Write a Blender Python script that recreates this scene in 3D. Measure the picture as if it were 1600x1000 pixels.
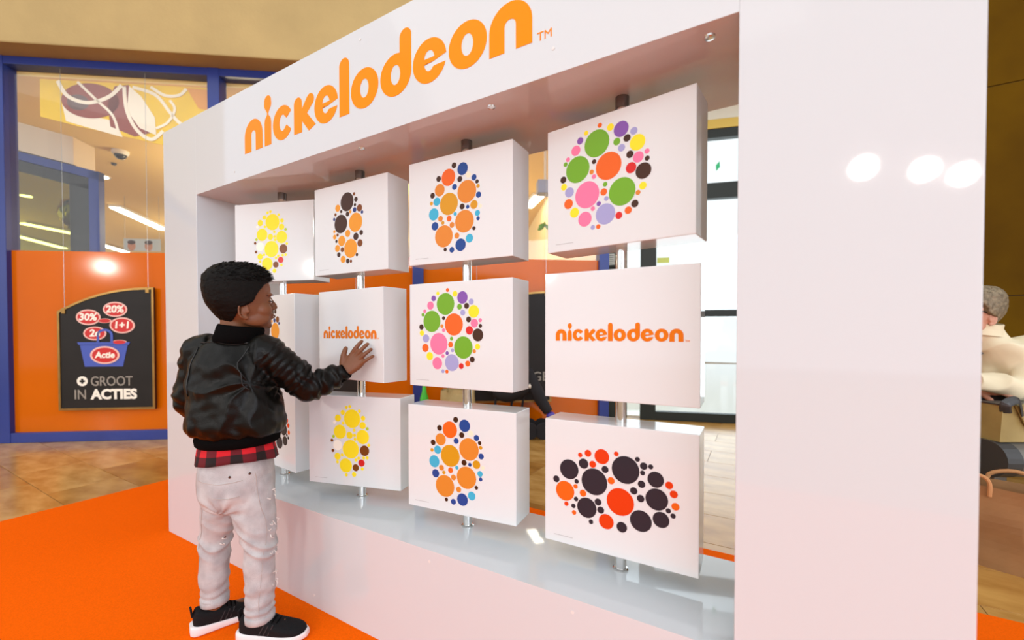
import bpy, bmesh, math, random
from math import sin, cos, pi, radians as R
from mathutils import Vector, Matrix, noise

# ------------------------------------------------------------------ clean
for o in list(bpy.data.objects): bpy.data.objects.remove(o)
S = bpy.context.scene
COL = S.collection

# ------------------------------------------------------------------ camera
cam = bpy.data.cameras.new('camera'); cam_o = bpy.data.objects.new('camera', cam); COL.objects.link(cam_o)
CAM = Vector((2.4136, -0.9016, 0.95))
RT = Vector((0.8643, 0.50297, -0.0007)); UP = Vector((-0.00812, 0.01537, 0.99985)); FW = Vector((-0.50291, 0.86417, -0.01736))
m = Matrix((RT, UP, -FW)).transposed().to_4x4(); m.translation = CAM
cam_o.matrix_world = m
cam.sensor_width = 36; cam.lens = 660 / 1600 * 36; cam.shift_y = 31 / 1600
cam.clip_start = 0.05; cam.clip_end = 200
cam.dof.use_dof = True; cam.dof.focus_distance = 1.45; cam.dof.aperture_fstop = 2.2
S.camera = cam_o

# ------------------------------------------------------------------ world, lamps, exposure
W = bpy.data.worlds.new('hall_light'); S.world = W; W.use_nodes = True
W.node_tree.nodes['Background'].inputs[0].default_value = (0.93, 0.96, 1.0, 1)
W.node_tree.nodes['Background'].inputs[1].default_value = 1.02
S.view_settings.view_transform = 'Standard'; S.view_settings.look = 'None'
S.view_settings.exposure = 0.20; S.view_settings.gamma = 1.0

def lamp(name, kind, loc, energy, color, size=0.1, rot=None, sy=None):
    l = bpy.data.lights.new(name, kind); l.energy = energy; l.color = color
    if kind == 'AREA':
        l.shape = 'RECTANGLE'; l.size = size; l.size_y = sy or size
    else: l.shadow_soft_size = size
    o = bpy.data.objects.new(name, l); COL.objects.link(o); o.location = loc
    if rot: o.rotation_euler = rot
    return o
# hall spotlights hanging from the mall ceiling behind the photographer
for p, e in (((3.70, -6.88, 3.3), 110), ((4.48, -7.41, 3.3), 110), ((5.04, -7.97, 3.3), 110),
             ((-2.9, -10.75, 2.8), 240), ((0.61, -6.42, 3.3), 120)):
    lamp('hall_spotlight', 'POINT', p, e, (1, 0.93, 0.84), 0.15)
# large soft fill added high up to brighten the display, no known fixture
lamp('added_front_fill', 'AREA', (-0.5, -5.5, 7.0), 50, (1, 0.96, 0.90), 7.0, (R(42), 0, 0), 4.0)
# cool daylight from the mall's side windows, front right of the display
lamp('side_window_daylight', 'AREA', (8.0, -4.6, 2.6), 190, (0.80, 0.87, 1.0), 5.0, (R(82), 0, R(58)), 3.0)
# daylight coming in through the glass entrance doors
lamp('entrance_daylight', 'AREA', (2.35, 4.75, 1.6), 45, (0.80, 0.89, 1.0), 3.2, (R(-90), 0, R(16.9)), 2.9)

# ------------------------------------------------------------------ materials
def mat(name, col, rough=0.5, metal=0.0, spec=0.5, emit=None, estr=0.0, vary=0.0, vscale=8.0, bump=0.0, bscale=60.0, coat=0.0, col2=None, stretch=None):
    M = bpy.data.materials.new(name); M.use_nodes = True
    nt = M.node_tree; b = nt.nodes['Principled BSDF']
    b.inputs['Base Color'].default_value = (*col, 1); b.inputs['Roughness'].default_value = rough
    b.inputs['Metallic'].default_value = metal; b.inputs['Specular IOR Level'].default_value = spec
    b.inputs['Coat Weight'].default_value = coat
    if emit: b.inputs['Emission Color'].default_value = (*emit, 1); b.inputs['Emission Strength'].default_value = estr
    if vary or bump:
        tc = nt.nodes.new('ShaderNodeTexCoord'); mp = nt.nodes.new('ShaderNodeMapping')
        nt.links.new(tc.outputs['Object'], mp.inputs[0])
        if stretch: mp.inputs['Scale'].default_value = stretch
    if vary:
        n = nt.nodes.new('ShaderNodeTexNoise'); n.inputs['Scale'].default_value = vscale; n.inputs['Detail'].default_value = 5
        nt.links.new(mp.outputs[0], n.inputs['Vector'])
        r = nt.nodes.new('ShaderNodeValToRGB'); c2 = col2 or tuple(c * (1 - vary) for c in col)
        r.color_ramp.elements[0].color = (*c2, 1); r.color_ramp.elements[1].color = (*col, 1)
        r.color_ramp.elements[0].position = 0.35; r.color_ramp.elements[1].position = 0.65
        nt.links.new(n.outputs['Fac'], r.inputs[0]); nt.links.new(r.outputs[0], b.inputs['Base Color'])
    if bump:
        n2 = nt.nodes.new('ShaderNodeTexNoise'); n2.inputs['Scale'].default_value = bscale; n2.inputs['Detail'].default_value = 4
        nt.links.new(mp.outputs[0], n2.inputs['Vector'])
        bp = nt.nodes.new('ShaderNodeBump'); bp.inputs['Strength'].default_value = bump; bp.inputs['Distance'].default_value = 0.01
        nt.links.new(n2.outputs['Fac'], bp.inputs['Height']); nt.links.new(bp.outputs[0], b.inputs['Normal'])
    return M
def srgb(r, g, b):
    f = lambda c: (c / 255 / 12.92) if c <= 10 else ((c / 255 + 0.055) / 1.055) ** 2.4
    return (f(r), f(g), f(b))
def glass_mat(name, tint=(1, 1, 1), ior=1.5, gloss_rough=0.02):
    M = bpy.data.materials.new(name); M.use_nodes = True; nt = M.node_tree; nt.nodes.clear()
    out = nt.nodes.new('ShaderNodeOutputMaterial'); mx = nt.nodes.new('ShaderNodeMixShader')
    tr = nt.nodes.new('ShaderNodeBsdfTransparent'); tr.inputs[0].default_value = (*tint, 1)
    gl = nt.nodes.new('ShaderNodeBsdfGlossy'); gl.inputs['Roughness'].default_value = gloss_rough
    fr = nt.nodes.new('ShaderNodeFresnel'); ge = nt.nodes.new('ShaderNodeNewGeometry'); mr = nt.nodes.new('ShaderNodeMapRange')
    mr.inputs['To Min'].default_value = ior; mr.inputs['To Max'].default_value = 1 / ior      # thin pane: both faces reflect alike
    nt.links.new(ge.outputs['Backfacing'], mr.inputs['Value']); nt.links.new(mr.outputs[0], fr.inputs[0])
    nt.links.new(fr.outputs[0], mx.inputs[0]); nt.links.new(tr.outputs[0], mx.inputs[1]); nt.links.new(gl.outputs[0], mx.inputs[2])
    nt.links.new(mx.outputs[0], out.inputs[0]); return M

M_white = mat('white_gloss_laminate', (0.605, 0.640, 0.660), 0.035, spec=0.55)
M_block = mat('white_satin_board', (0.705, 0.735, 0.740), 0.06, spec=0.55)
M_chrome = mat('polished_chrome', (0.78, 0.77, 0.75), 0.10, 1.0)
M_collar = mat('dark_rubber_collar', (0.05, 0.05, 0.05), 0.35)
M_logo_lit = mat('orange_vinyl_lit', srgb(250, 140, 0), 0.14, spec=0.1)  # warm light reflected on the header is put into this lighter orange
M_logo_small = mat('orange_vinyl_small', srgb(222, 116, 0), 0.2, spec=0.15)  # same orange vinyl on the blocks, without the reflected light
M_screw = mat('screw_cap', (0.7, 0.68, 0.66), 0.35)
M_wire = mat('steel_wire', (0.5, 0.5, 0.48), 0.3, 1.0)
M_caption = mat('grey_ink', (0.35, 0.35, 0.35), 0.5)

# ------------------------------------------------------------------ mesh building
class MB:
    def __init__(s): s.v = []; s.f = []; s.m = []
    def add(s, vs, fs, mi=0):
        o = len(s.v); s.v += [tuple(v) for v in vs]; s.f += [tuple(i + o for i in f) for f in fs]; s.m += [mi] * len(fs); return s
    def box(s, a, b, mi=0):
        x0, y0, z0 = a; x1, y1, z1 = b
        return s.add([(x0, y0, z0), (x1, y0, z0), (x1, y1, z0), (x0, y1, z0), (x0, y0, z1), (x1, y0, z1), (x1, y1, z1), (x0, y1, z1)],
                     [(3, 2, 1, 0), (4, 5, 6, 7), (0, 1, 5, 4), (1, 2, 6, 5), (2, 3, 7, 6), (3, 0, 4, 7)], mi)
    def bar(s, a, b, w, h, mi=0):
        a = Vector(a); b = Vector(b); t = (b - a).normalized(); u = Vector((0, 0, 1)) if abs(t.z) < .95 else Vector((1, 0, 0))
        n = t.cross(u).normalized() * w / 2; u = n.cross(t).normalized() * h / 2
        vs = [p + i * n + j * u for p in (a, b) for i, j in ((-1, -1), (1, -1), (1, 1), (-1, 1))]
        return s.add(vs, [(3, 2, 1, 0), (4, 5, 6, 7), (0, 1, 5, 4), (1, 2, 6, 5), (2, 3, 7, 6), (3, 0, 4, 7)], mi)
    def loft(s, rings, mi=0, cap=True):
        n = len(rings[0]); vs = [p for r in rings for p in r]; fs = []
        for i in range(len(rings) - 1):
            for j in range(n):
                k = (j + 1) % n; fs.append((i * n + j, i * n + k, (i + 1) * n + k, (i + 1) * n + j))
        if cap: fs += [tuple(range(n))[::-1], tuple(range((len(rings) - 1) * n, len(rings) * n))]
        return s.add(vs, fs, mi)
    def tube(s, pts, rad, seg=16, mi=0, cap=True, mod=None, squash=1.0, up=None):
        pts = [Vector(p) for p in pts]
        if not hasattr(rad, '__len__'): rad = [rad] * len(pts)
        rings = []; nrm = None
        for i, p in enumerate(pts):
            t = (pts[min(i + 1, len(pts) - 1)] - pts[max(i - 1, 0)]).normalized()
            if nrm is None:
                r = Vector(up) if up else (Vector((0, 0, 1)) if abs(t.z) < .9 else Vector((1, 0, 0)))
                nrm = (r - t * r.dot(t)).normalized()
            else: nrm = (nrm - t * nrm.dot(t)).normalized()
            bi = t.cross(nrm)
            rr = rad[i]
            rings.append([p + (nrm * cos(2 * pi * j / seg) * squash + bi * sin(2 * pi * j / seg)) * rr * (mod(i / (len(pts) - 1), 2 * pi * j / seg) if mod else 1) for j in range(seg)])
        return s.loft(rings, mi, cap)
    def ellipsoid(s, c, r, seg=16, rg=10, mi=0, rot=None):
        c = Vector(c); vs = [Vector((0, 0, -r[2]))]
        for i in range(1, rg):
            a = -pi / 2 + pi * i / rg
            for j in range(seg): vs.append(Vector((r[0] * cos(a) * cos(2 * pi * j / seg), r[1] * cos(a) * sin(2 * pi * j / seg), r[2] * sin(a))))
        vs.append(Vector((0, 0, r[2])))
        if rot: vs = [rot @ v for v in vs]
        vs = [v + c for v in vs]; fs = []
        for j in range(seg): fs.append((0, 1 + (j + 1) % seg, 1 + j))
        for i in range(rg - 2):
            for j in range(seg):
                k = (j + 1) % seg; a = 1 + i * seg; fs.append((a + j, a + k, a + seg + k, a + seg + j))
        e = len(vs) - 1; a = 1 + (rg - 2) * seg
        for j in range(seg): fs.append((a + j, a + (j + 1) % seg, e))
        return s.add(vs, fs, mi)
    def prism(s, outline, y0, y1, mi=0):
        """outline of (x, z) points, extruded along y"""
        n = len(outline)
        vs = [(x, y0, z) for x, z in outline] + [(x, y1, z) for x, z in outline]
        fs = [tuple(range(n)), tuple(range(2 * n - 1, n - 1, -1))] + [(i, i + n, (i + 1) % n + n, (i + 1) % n) for i in range(n)]
        return s.add(vs, fs, mi)
    def disc(s, c, r, n=28, y0=0.0, th=0.0006, mi=0, rz=None):
        rz = rz or r
        return s.prism([(c[0] + r * cos(2 * pi * i / n), c[1] + rz * sin(2 * pi * i / n)) for i in range(n)], y0 - th, y0, mi)
    def lathe(s, prof, c=(0, 0, 0), seg=20, mi=0):
        return s.loft([[(c[0] + r * cos(2 * pi * j / seg), c[1] + r * sin(2 * pi * j / seg), c[2] + z) for j in range(seg)] for r, z in prof], mi)
    def xf(s, M):
        s.v = [tuple(M @ Vector(v)) for v in s.v]; return s
    def merge(s, o, mi=0):
        return s.add(o.v, o.f, mi)
    def mesh(s, name, mats=None, bevel=0, smooth=False, angle=None):
        me = bpy.data.meshes.new(name); me.from_pydata(s.v, [], s.f)
        for mm in (mats if isinstance(mats, (list, tuple)) else [mats] if mats else []): me.materials.append(mm)
        if len(me.materials) > 1: me.polygons.foreach_set('material_index', s.m)
        bm = bmesh.new(); bm.from_mesh(me)
        bmesh.ops.recalc_face_normals(bm, faces=bm.faces)
        if bevel:
            bmesh.ops.bevel(bm, geom=[e for e in bm.edges if len(e.link_faces) == 2 and e.calc_face_angle(0) > 0.6], offset=bevel, segments=2, affect='EDGES', profile=0.5)
        bm.to_mesh(me); bm.free()
        if smooth:
            me.polygons.foreach_set('use_smooth', [True] * len(me.polygons))
            if angle:
                try: me.set_sharp_from_angle(angle=angle)
                except Exception: pass
        me.update(); return me

def link(name, me, parent=None, loc=None, rz=0.0):
    o = bpy.data.objects.new(name, me); COL.objects.link(o)
    if parent: o.parent = parent
    if loc: o.location = loc
    if rz: o.rotation_euler = (0, 0, rz)
    return o
def part(name, mb, mats, parent, bevel=0, smooth=False, angle=None, loc=None, label=None):
    o = link(name, mb.mesh(name, mats, bevel, smooth, angle), parent, loc)
    if label: o['label'] = label
    return o
def thing(name, label, cat, loc=(0, 0, 0), rz=0.0, group=None):
    o = link(name, None, None, loc, rz); o.empty_display_size = 0.05
    o['label'] = label; o['category'] = cat
    if group: o['group'] = group
    return o
def tag(o, label, cat, group=None):
    o['label'] = label; o['category'] = cat
    if group: o['group'] = group
    return o
def struct(name, mb, mats, bevel=0, loc=None, rz=0.0, parent=None):
    o = link(name, mb.mesh(name, mats, bevel), parent, loc, rz)
    if not parent: o['kind'] = 'structure'
    return o
def spline(pts, n):
    """Catmull-Rom through tuples of any length"""
    out = []; P = [pts[0]] + list(pts) + [pts[-1]]
    for i in range(1, len(P) - 2):
        for k in range(n):
            t = k / n; a, b, c, d = P[i - 1], P[i], P[i + 1], P[i + 2]
            out.append(tuple(0.5 * (2 * q + (r - p) * t + (2 * p - 5 * q + 4 * r - w) * t * t + (3 * q - p - 3 * r + w) * t ** 3) for p, q, r, w in zip(a, b, c, d)))
    out.append(tuple(pts[-1])); return out
def remesh(mb, voxel, smooth=4, factor=0.5):
    """melt overlapping closed shells into one continuous surface"""
    me = mb.mesh('tmp'); o = bpy.data.objects.new('tmp', me); COL.objects.link(o)
    r = o.modifiers.new('r', 'REMESH'); r.mode = 'VOXEL'; r.voxel_size = voxel
    if smooth:
        s = o.modifiers.new('s', 'SMOOTH'); s.iterations = smooth; s.factor = factor
    dg = bpy.context.evaluated_depsgraph_get(); new = bpy.data.meshes.new_from_object(o.evaluated_get(dg))
    bpy.data.objects.remove(o); bpy.data.meshes.remove(me)
    new.polygons.foreach_set('use_smooth', [True] * len(new.polygons)); return new
def displace(me, fn):
    nr = [v.normal.copy() for v in me.vertices]
    for v, n in zip(me.vertices, nr): v.co += n * fn(v.co, n)
    me.update()
def text_mesh(txt, size, thick=0.0006, bold=0.0, shear=0.0, spacing=1.0):
    c = bpy.data.curves.new('t', 'FONT'); c.body = txt; c.size = size; c.extrude = thick / 2; c.offset = bold; c.shear = shear
    c.space_character = spacing; c.align_x = 'LEFT'; c.resolution_u = 4
    o = bpy.data.objects.new('t', c); COL.objects.link(o)
    dg = bpy.context.evaluated_depsgraph_get(); me = bpy.data.meshes.new_from_object(o.evaluated_get(dg))
    bpy.data.objects.remove(o); bpy.data.curves.remove(c)
    me.transform(Matrix.Rotation(pi / 2, 4, 'X')); me.materials.clear(); return me
def text_part(name, txt, size, x, y, z, mm, parent, bold=0.0, width=None, shear=0.0, center=False):
    me = text_mesh(txt, size, 0.001, bold, shear); xs = [v.co.x for v in me.vertices]
    w = max(xs) - min(xs); k = (width / w) if width else 1.0
    for v in me.vertices: v.co.x = (v.co.x - min(xs)) * k - (w * k / 2 if center else 0)
    me.materials.append(mm); return link(name, me, parent, (x, y, z))

# ------------------------------------------------------------------ floor, carpet
M_tile = mat('beige_marble_tile', srgb(204, 156, 84), 0.2, spec=0.4, vary=0.3, vscale=3.5, col2=srgb(170, 120, 56), stretch=(1, 2.2, 1))
M_tile2 = mat('beige_marble_tile_pale', srgb(212, 168, 98), 0.2, spec=0.4, vary=0.3, vscale=4.5, col2=srgb(180, 132, 66), stretch=(1, 2.4, 1))
M_tile3 = mat('beige_marble_tile_brown', srgb(190, 138, 66), 0.22, spec=0.4, vary=0.35, vscale=3, col2=srgb(150, 102, 44), stretch=(1, 2, 1))
M_grout = mat('floor_grout', srgb(140, 108, 70), 0.6)
floor = struct('floor', MB().box((-14, -12, -0.06), (9, 14, -0.004)), M_grout)
random.seed(4)
TL, TW = 0.66, 0.33
tm = [MB().box((-TL / 2 + .0015, -TW / 2 + .0015, -0.004), (TL / 2 - .0015, TW / 2 - .0015, 0)).mesh('tile', k, 0.0008) for k in (M_tile, M_tile2, M_tile3)]
rows = range(-4, 14)
for r in rows:
    y = -0.145 + (r + 0.5) * TW
    off = 0.33 if r % 2 else 0.0
    for k in range(-8, 9):
        x = -1.53 + off + k * TL
        if x > -0.85 + TL / 2 and y < 1.1 - TW / 2 and x < 4.2 - TL / 2: continue       # under the carpet
        # only the part of the hall the camera overlooks
        sd = (x + 3.27) * -0.59 + (y - 0.02) * 0.807
        if sd > 0.45 or x > 5.2 or (x < -4.2): continue
        if (y - 3.68) > (x - 0.87) * 0.304 + 0.2: continue
        if x > 3.0 and y > 3.3: continue
        t = link('tile', tm[random.choice((0, 0, 1, 1, 2))], floor, (x, y, 0))
M_carpet = mat('orange_carpet', srgb(255, 104, 2), 0.95, spec=0.05, vary=0.12, vscale=260, bump=0.25, bscale=900)
carpet = tag(part('carpet', MB().box((-0.86, -2.1, 0.0), (4.2, 1.105, 0.006)), M_carpet, None, 0.002),
             'bright orange carpet laid under the white display wall', 'carpet')

# ------------------------------------------------------------------ display wall
L, H, X0, X1, Z0, Z1, T = 2.7044, 1.8794, 0.3094, 2.3790, 0.3310, 1.5411, 0.3627
CZ = 0.006
wall = thing('display_wall', 'large glossy white display wall with nickelodeon lettering and a wide window of turning blocks', 'display', (0, 0, CZ))
part('side_panel', MB().box((0, 0, 0), (X0, T, H)), M_white, wall, 0.0012)
part('side_panel', MB().box((X1, 0, 0), (L, T, H)), M_white, wall, 0.0012)
header = part('header_panel', MB().box((X0, 0, Z1), (X1, T, H)), M_white, wall)
base = part('base_panel', MB().box((X0, 0, 0), (X1, T, Z0)), M_white, wall)
for x, z in ((1.35, 1.845), (2.0, 1.60), (0.62, 1.58), (2.3, 1.845)):
    part('screw_cap', MB().disc((x, z), 0.004, 14, 0, 0.0012), M_screw, header)
for x, z in ((0.78, 0.03), (1.62, 0.30), (2.05, 0.30), (1.1, 0.04)):
    part('screw_cap', MB().disc((x, z), 0.004, 14, 0, 0.0012), M_screw, base)
for x in (1.30, 1.80, 2.325):
    part('screw_cap', MB().lathe([(0.011, 0), (0.010, -0.003), (0.006, -0.004)], (x, 0.045, Z1), 16), M_chrome, header)

# --- lettering: rounded lowercase letters drawn as outlines (x, z), unit = metres on the header
XH = 0.119; SW = 0.0445
def arc(cx, cz, rx, rz, a0, a1, n=24): return [(cx + rx * cos(R(a0 + (a1 - a0) * i / n)), cz + rz * sin(R(a0 + (a1 - a0) * i / n))) for i in range(n + 1)]
def glyph_n(w):
    ri = (w - 2 * SW) / 2
    return [[(0, 0), (0, XH - w * .5)] + arc(w / 2, XH - w * .5, w / 2, w * .5, 180, 0) + [(w, 0), (w - SW, 0), (w - SW, XH - .042 - ri)] + arc(w / 2, XH - .042 - ri, ri, ri, 0, 180, 12) + [(SW, 0)]]
def glyph_o(w): return [arc(w / 2, XH / 2, w / 2, XH / 2 + .001, 0, 360, 40)[:-1], arc(w / 2, XH / 2, .019, .0285, 0, 360, 28)[:-1]]
def glyph_c(w):
    c = w / 2; h = XH / 2
    return [arc(c, h, c, h + .001, 32, 328, 36) + [(c + .024, h - .012)] + arc(c, h, .019, .0285, 318, 42, 24) + [(c + .024, h + .012)]]
def glyph_e(w):
    c = w / 2; h = XH / 2
    a = arc(c, h, c, h + .001, -17, -356, 40)
    return [a + [(c + .012, h - .006), (c - .019, h - .004)] + arc(c, h, .019, .0285, 188, 318, 14) + [(c + .026, h - .018)],
            [(c - .0185, h + .007)] + arc(c, h + .004, .0185, .0245, 172, 8, 16) + [(c + .0185, h + .007)]]
def glyph_l(w): return [[(0, 0), (0, .18 - w / 2)] + arc(w / 2, .18 - w / 2, w / 2, w / 2, 180, 0, 14) + [(w, 0)]]
def glyph_d(w):
    c = w / 2; h = XH / 2; x = w - SW
    out = [(w, h)] + [(w, .18 - SW / 2)] + arc(w - SW / 2, .18 - SW / 2, SW / 2, SW / 2, 0, 180, 14) + [(x, XH - .007)] + arc(c, h, c, h + .001, 70, 360, 36)
    return [out, arc(c, h, .019, .0285, 0, 360, 28)[:-1]]
def glyph_i(w):
    c = w / 2; s = SW / 2 * .94
    return [[(c - s, 0), (c - s, .082)] + spline([(c - s, .082), (c - s * .8, .098), (c - .005, .110), (c - .005, .120), (c - .021, .142), (c - .021, .160)], 4)
            + arc(c, .160, .0215, .021, 180, 0, 16) + spline([(c + .021, .160), (c + .021, .142), (c + .005, .120), (c + .005, .110), (c + s * .8, .098), (c + s, .082)], 4) + [(c + s, 0)]]
def glyph_k(w):
    r = SW / 2
    return [[(0, 0), (0, XH - r + .004)] + arc(r, XH - r + .004, r, r, 180, 0, 12) + [(SW, .078)]
            + [(w - .040, XH - .006)] + arc(w - .024, XH - .0205, .0205, .0205, 140, -38, 12) + [(w - .042, .058), (w + .004, .010)] + [(w - .032, -.004), (SW, .038), (SW, 0)]]
GLYPHS = [('n', glyph_n, 0, .119), ('i', glyph_i, .128, .0528), ('c', glyph_c, .187, .1175), ('k', glyph_k, .3132, .1145), ('e', glyph_e, .4262, .119), ('l', glyph_l, .5535, .0465),
          ('o', glyph_o, .6082, .1212), ('d', glyph_d, .7382, .1234), ('e', glyph_e, .868, .1196), ('o', glyph_o, .9959, .122), ('n', glyph_n, 1.1252, .1216)]
def outline_mesh(loops, name):
    c = bpy.data.curves.new('g', 'CURVE'); c.dimensions = '2D'; c.fill_mode = 'BOTH'; c.extrude = 0.0004
    for lp in loops:
        s = c.splines.new('POLY'); s.points.add(len(lp) - 1); s.use_cyclic_u = True
        for p, (x, z) in zip(s.points, lp): p.co = (x, z, 0, 1)
    o = bpy.data.objects.new('g', c); COL.objects.link(o)
    dg = bpy.context.evaluated_depsgraph_get(); me = bpy.data.meshes.new_from_object(o.evaluated_get(dg)); me.name = name
    bpy.data.objects.remove(o); bpy.data.curves.remove(c)
    me.transform(Matrix.Rotation(pi / 2, 4, 'X')); me.materials.clear(); me.materials.append(M_logo_lit); return me
GM = [(outline_mesh(fn(w), 'letter_' + ch), x) for ch, fn, x, w in GLYPHS]
TM_ME = text_mesh('TM', 0.029, 0.0006, 0.0); TM_ME.materials.append(M_logo_lit)
GM_S = []
for me, gx in GM:
    q = me.copy(); q.materials.clear(); q.materials.append(M_logo_small); GM_S.append((q, gx))
def wordmark(parent, x, y, z, k, GM=GM):
    for me, gx in GM:
        o = link('letter', me, parent, (x + gx * k, y, z)); o.scale = (k, 1, k)
    o = link('trademark', TM_ME, parent, (x + 1.2595 * k, y, z - .003 * k)); o.scale = (k, 1, k)
wordmark(header, 0.6985, -0.0006, 1.6322, 1.0)

# --- four poles and the turning blocks
PX, DP, PY = 0.6450, 0.4885, 0.1779
BW, BH, BT = 0.3835, 0.3276, 0.1019
ROWZ = (1.3300, 0.9424, 0.5554)
ORD = ('leftmost', 'second', 'third', 'rightmost')
pole_me = None
for i in range(4):
    p = thing('chrome_pole', f'{("leftmost", "second from left", "third from left", "rightmost")[i]} chrome pole running from sill to top of the window', 'pole', (PX + i * DP, PY, Z0 + CZ), 0, 'poles of the display wall')
    if pole_me is None:
        pole_me = MB().lathe([(0.0145, 0), (0.0145, Z1 - Z0)], seg=24).mesh('tube', M_chrome, smooth=True, angle=0.6)
        fl_me = MB().lathe([(0.020, 0), (0.020, 0.003), (0.0165, 0.006)], seg=24).mesh('flange', M_chrome)
        co_me = MB().lathe([(0.0175, Z1 - Z0 - 0.028), (0.0175, Z1 - Z0)], seg=24).mesh('collar', M_collar, smooth=True, angle=0.6)
        co_me.materials.clear(); co_me.materials.append(mat('dark_chrome', (0.22, 0.2, 0.19), 0.25, 0.9))
    link('tube', pole_me, p); link('flange', fl_me, p); link('collar', co_me, p)

PAL = {k: mat('print_' + k, srgb(*c), 0.2, spec=0.25) for k, c in dict(
    yellow=(246, 224, 40), brown=(120, 66, 22), white=(244, 240, 226), red=(206, 40, 36), black=(40, 32, 30), sky=(90, 180, 220), tan=(226, 150, 40),
    navy=(44, 60, 120), dark=(66, 38, 22), skin=(214, 132, 48), cyan=(64, 172, 206), blue=(36, 70, 140), ochre=(206, 148, 30), cream=(240, 228, 200),
    orange=(226, 100, 28), pink=(236, 120, 160), purple=(128, 84, 168), green=(112, 170, 40), lavender=(160, 160, 206), scarlet=(216, 62, 20), coal=(44, 44, 52), lime=(176, 200, 50)).items()}
ART = {  # palette with weights, half width, half height, centre x, centre z of the round-dot print
    'A': (dict(yellow=9, brown=2, white=1, red=1, lime=2), .085, .135, -.012, .0),
    'B': (dict(brown=4, navy=4, tan=4, dark=3), .085, .135, -.005, .0),
    'C': (dict(dark=4, skin=3, cyan=2, blue=5, ochre=5, cream=3, orange=2), .100, .142, -.01, .0),
    'D': (dict(dark=4, skin=3, pink=3, purple=3, green=2, lavender=4, red=2, orange=3, yellow=2), .125, .135, -.028, .012),
    'E': (dict(scarlet=6, coal=7, orange=3, yellow=1), .160, .105, -.008, .0)}
WORDS = {'A': 'yellow and brown', 'B': 'brown and navy', 'C': 'blue, ochre and dark brown', 'D': 'pink, orange and lavender', 'E': 'red and black', 'N': None}
def dots(key):
    """plain dot pattern in the colours of the print"""
    pal, hw, hh, cx, cz = ART[key]; rnd = random.Random(hash_of(key)); names = list(pal); ws = list(pal.values())
    mb = MB(); placed = []
    for rad, tries in ((.034, 30), (.026, 60), (.019, 120), (.013, 260), (.009, 420), (.006, 500)):
        for _ in range(tries):
            a = rnd.uniform(0, 2 * pi); q = math.sqrt(rnd.random()); x = q * cos(a) * (hw - rad); z = q * sin(a) * (hh - rad)
            if all((x - px) ** 2 + (z - pz) ** 2 > (rad + pr + .0012) ** 2 for px, pz, pr in placed):
                placed.append((x, z, rad)); mb.disc((cx + x, cz + z), rad, 24 if rad > .012 else 14, 0, 0.0006, names.index(rnd.choices(names, ws)[0]))
    return mb.mesh('printed_dots', [PAL[k] for k in names])
def hash_of(k): return sum(ord(c) * 17 for c in k)
DOT = {k: dots(k) for k in ART}
body_me = MB().box((-BW / 2, -BT / 2, -BH / 2), (BW / 2, BT / 2, BH / 2)).mesh('body', M_block, 0.0018)
cap_me = MB().box((-.165, -BT / 2 - .0006, -.1445), (-.112, -BT / 2, -.1435)).mesh('caption_line', M_caption)
GRID = {(0, 0): ('A', 18.0), (1, 0): ('B', 1.0), (2, 0): ('C', 1.4), (3, 0): ('D', -7.0),
        (0, 1): ('B', -5.2), (1, 1): ('N', -4.2), (2, 1): ('D', 1.2), (3, 1): ('N', 0.9),
        (0, 2): ('E', -5.7), (1, 2): ('A', 15.0), (2, 2): ('C', 5.6), (3, 2): ('E', 0.3)}
RN = ('top', 'middle', 'bottom')
for (c, r), (key, ang) in GRID.items():
    pl = ('leftmost', 'second', 'third', 'rightmost')[c]
    if key == 'N': lab = 'white block with small orange nickelodeon wordmark, ' + ('touched by the boy\'s hand' if c == 1 else 'on the rightmost pole')
    else: lab = f'white block with {WORDS[key]} print, {RN[r]} of the {pl} pole'
    b = thing('display_block', lab, 'block', (PX + c * DP, PY, ROWZ[r]), R(ang), 'turning blocks of the display wall')
    link('body', body_me, b)
    if key == 'N': wordmark(b, -.160, -BT / 2 - .0006, -.014, .2534, GM_S)
    else:
        link('printed_dots', DOT[key], b, (0, -BT / 2, 0)); link('caption_line', cap_me, b)

# ------------------------------------------------------------------ shop front (own frame: x along the front, y into the shop)
SL, SA = (-3.27, 0.02, 0.0), R(36.17)
M_blue = mat('blue_frame_paint', srgb(36, 56, 134), 0.35, vary=0.15, vscale=3)
M_orange = mat('orange_glossy_panel', srgb(214, 102, 0), 0.10, spec=0.2, vary=0.08, vscale=1.5)
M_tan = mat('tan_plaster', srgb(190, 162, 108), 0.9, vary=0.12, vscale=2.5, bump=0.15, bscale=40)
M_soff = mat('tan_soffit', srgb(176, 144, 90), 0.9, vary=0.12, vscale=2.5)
M_glass = glass_mat('shop_glass')
M_ceil = mat('shop_ceiling', srgb(246, 214, 140), 0.8, vary=0.05, vscale=1)
M_shopwall = mat('shop_wall', srgb(250, 232, 180), 0.8)
def S_struct(name, mb, mm, bevel=0): return struct(name, mb, mm, bevel, SL, SA)
wl = S_struct('wall_left', MB().box((-8, -0.235, 3.31), (9.0, -0.02, 7.5)), M_tan)
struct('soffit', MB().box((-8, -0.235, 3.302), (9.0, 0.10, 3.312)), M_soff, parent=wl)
S_struct('trim_1', MB().box((-6, -0.05, 3.235), (5.43, 0.06, 3.302)), M_blue, 0.004)
S_struct('trim_2', MB().box((-6, -0.05, 0.0), (5.43, 0.06, 0.085)), M_blue, 0.004)
for i, (a, b) in enumerate(((-1.74, -1.64), (0.03, 0.13), (1.75, 1.85), (3.53, 3.63), (5.33, 5.43))):
    S_struct('trim_%d' % (i + 3), MB().box((a, -0.055, 0), (b, 0.065, 3.302)), M_blue, 0.004)
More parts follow.
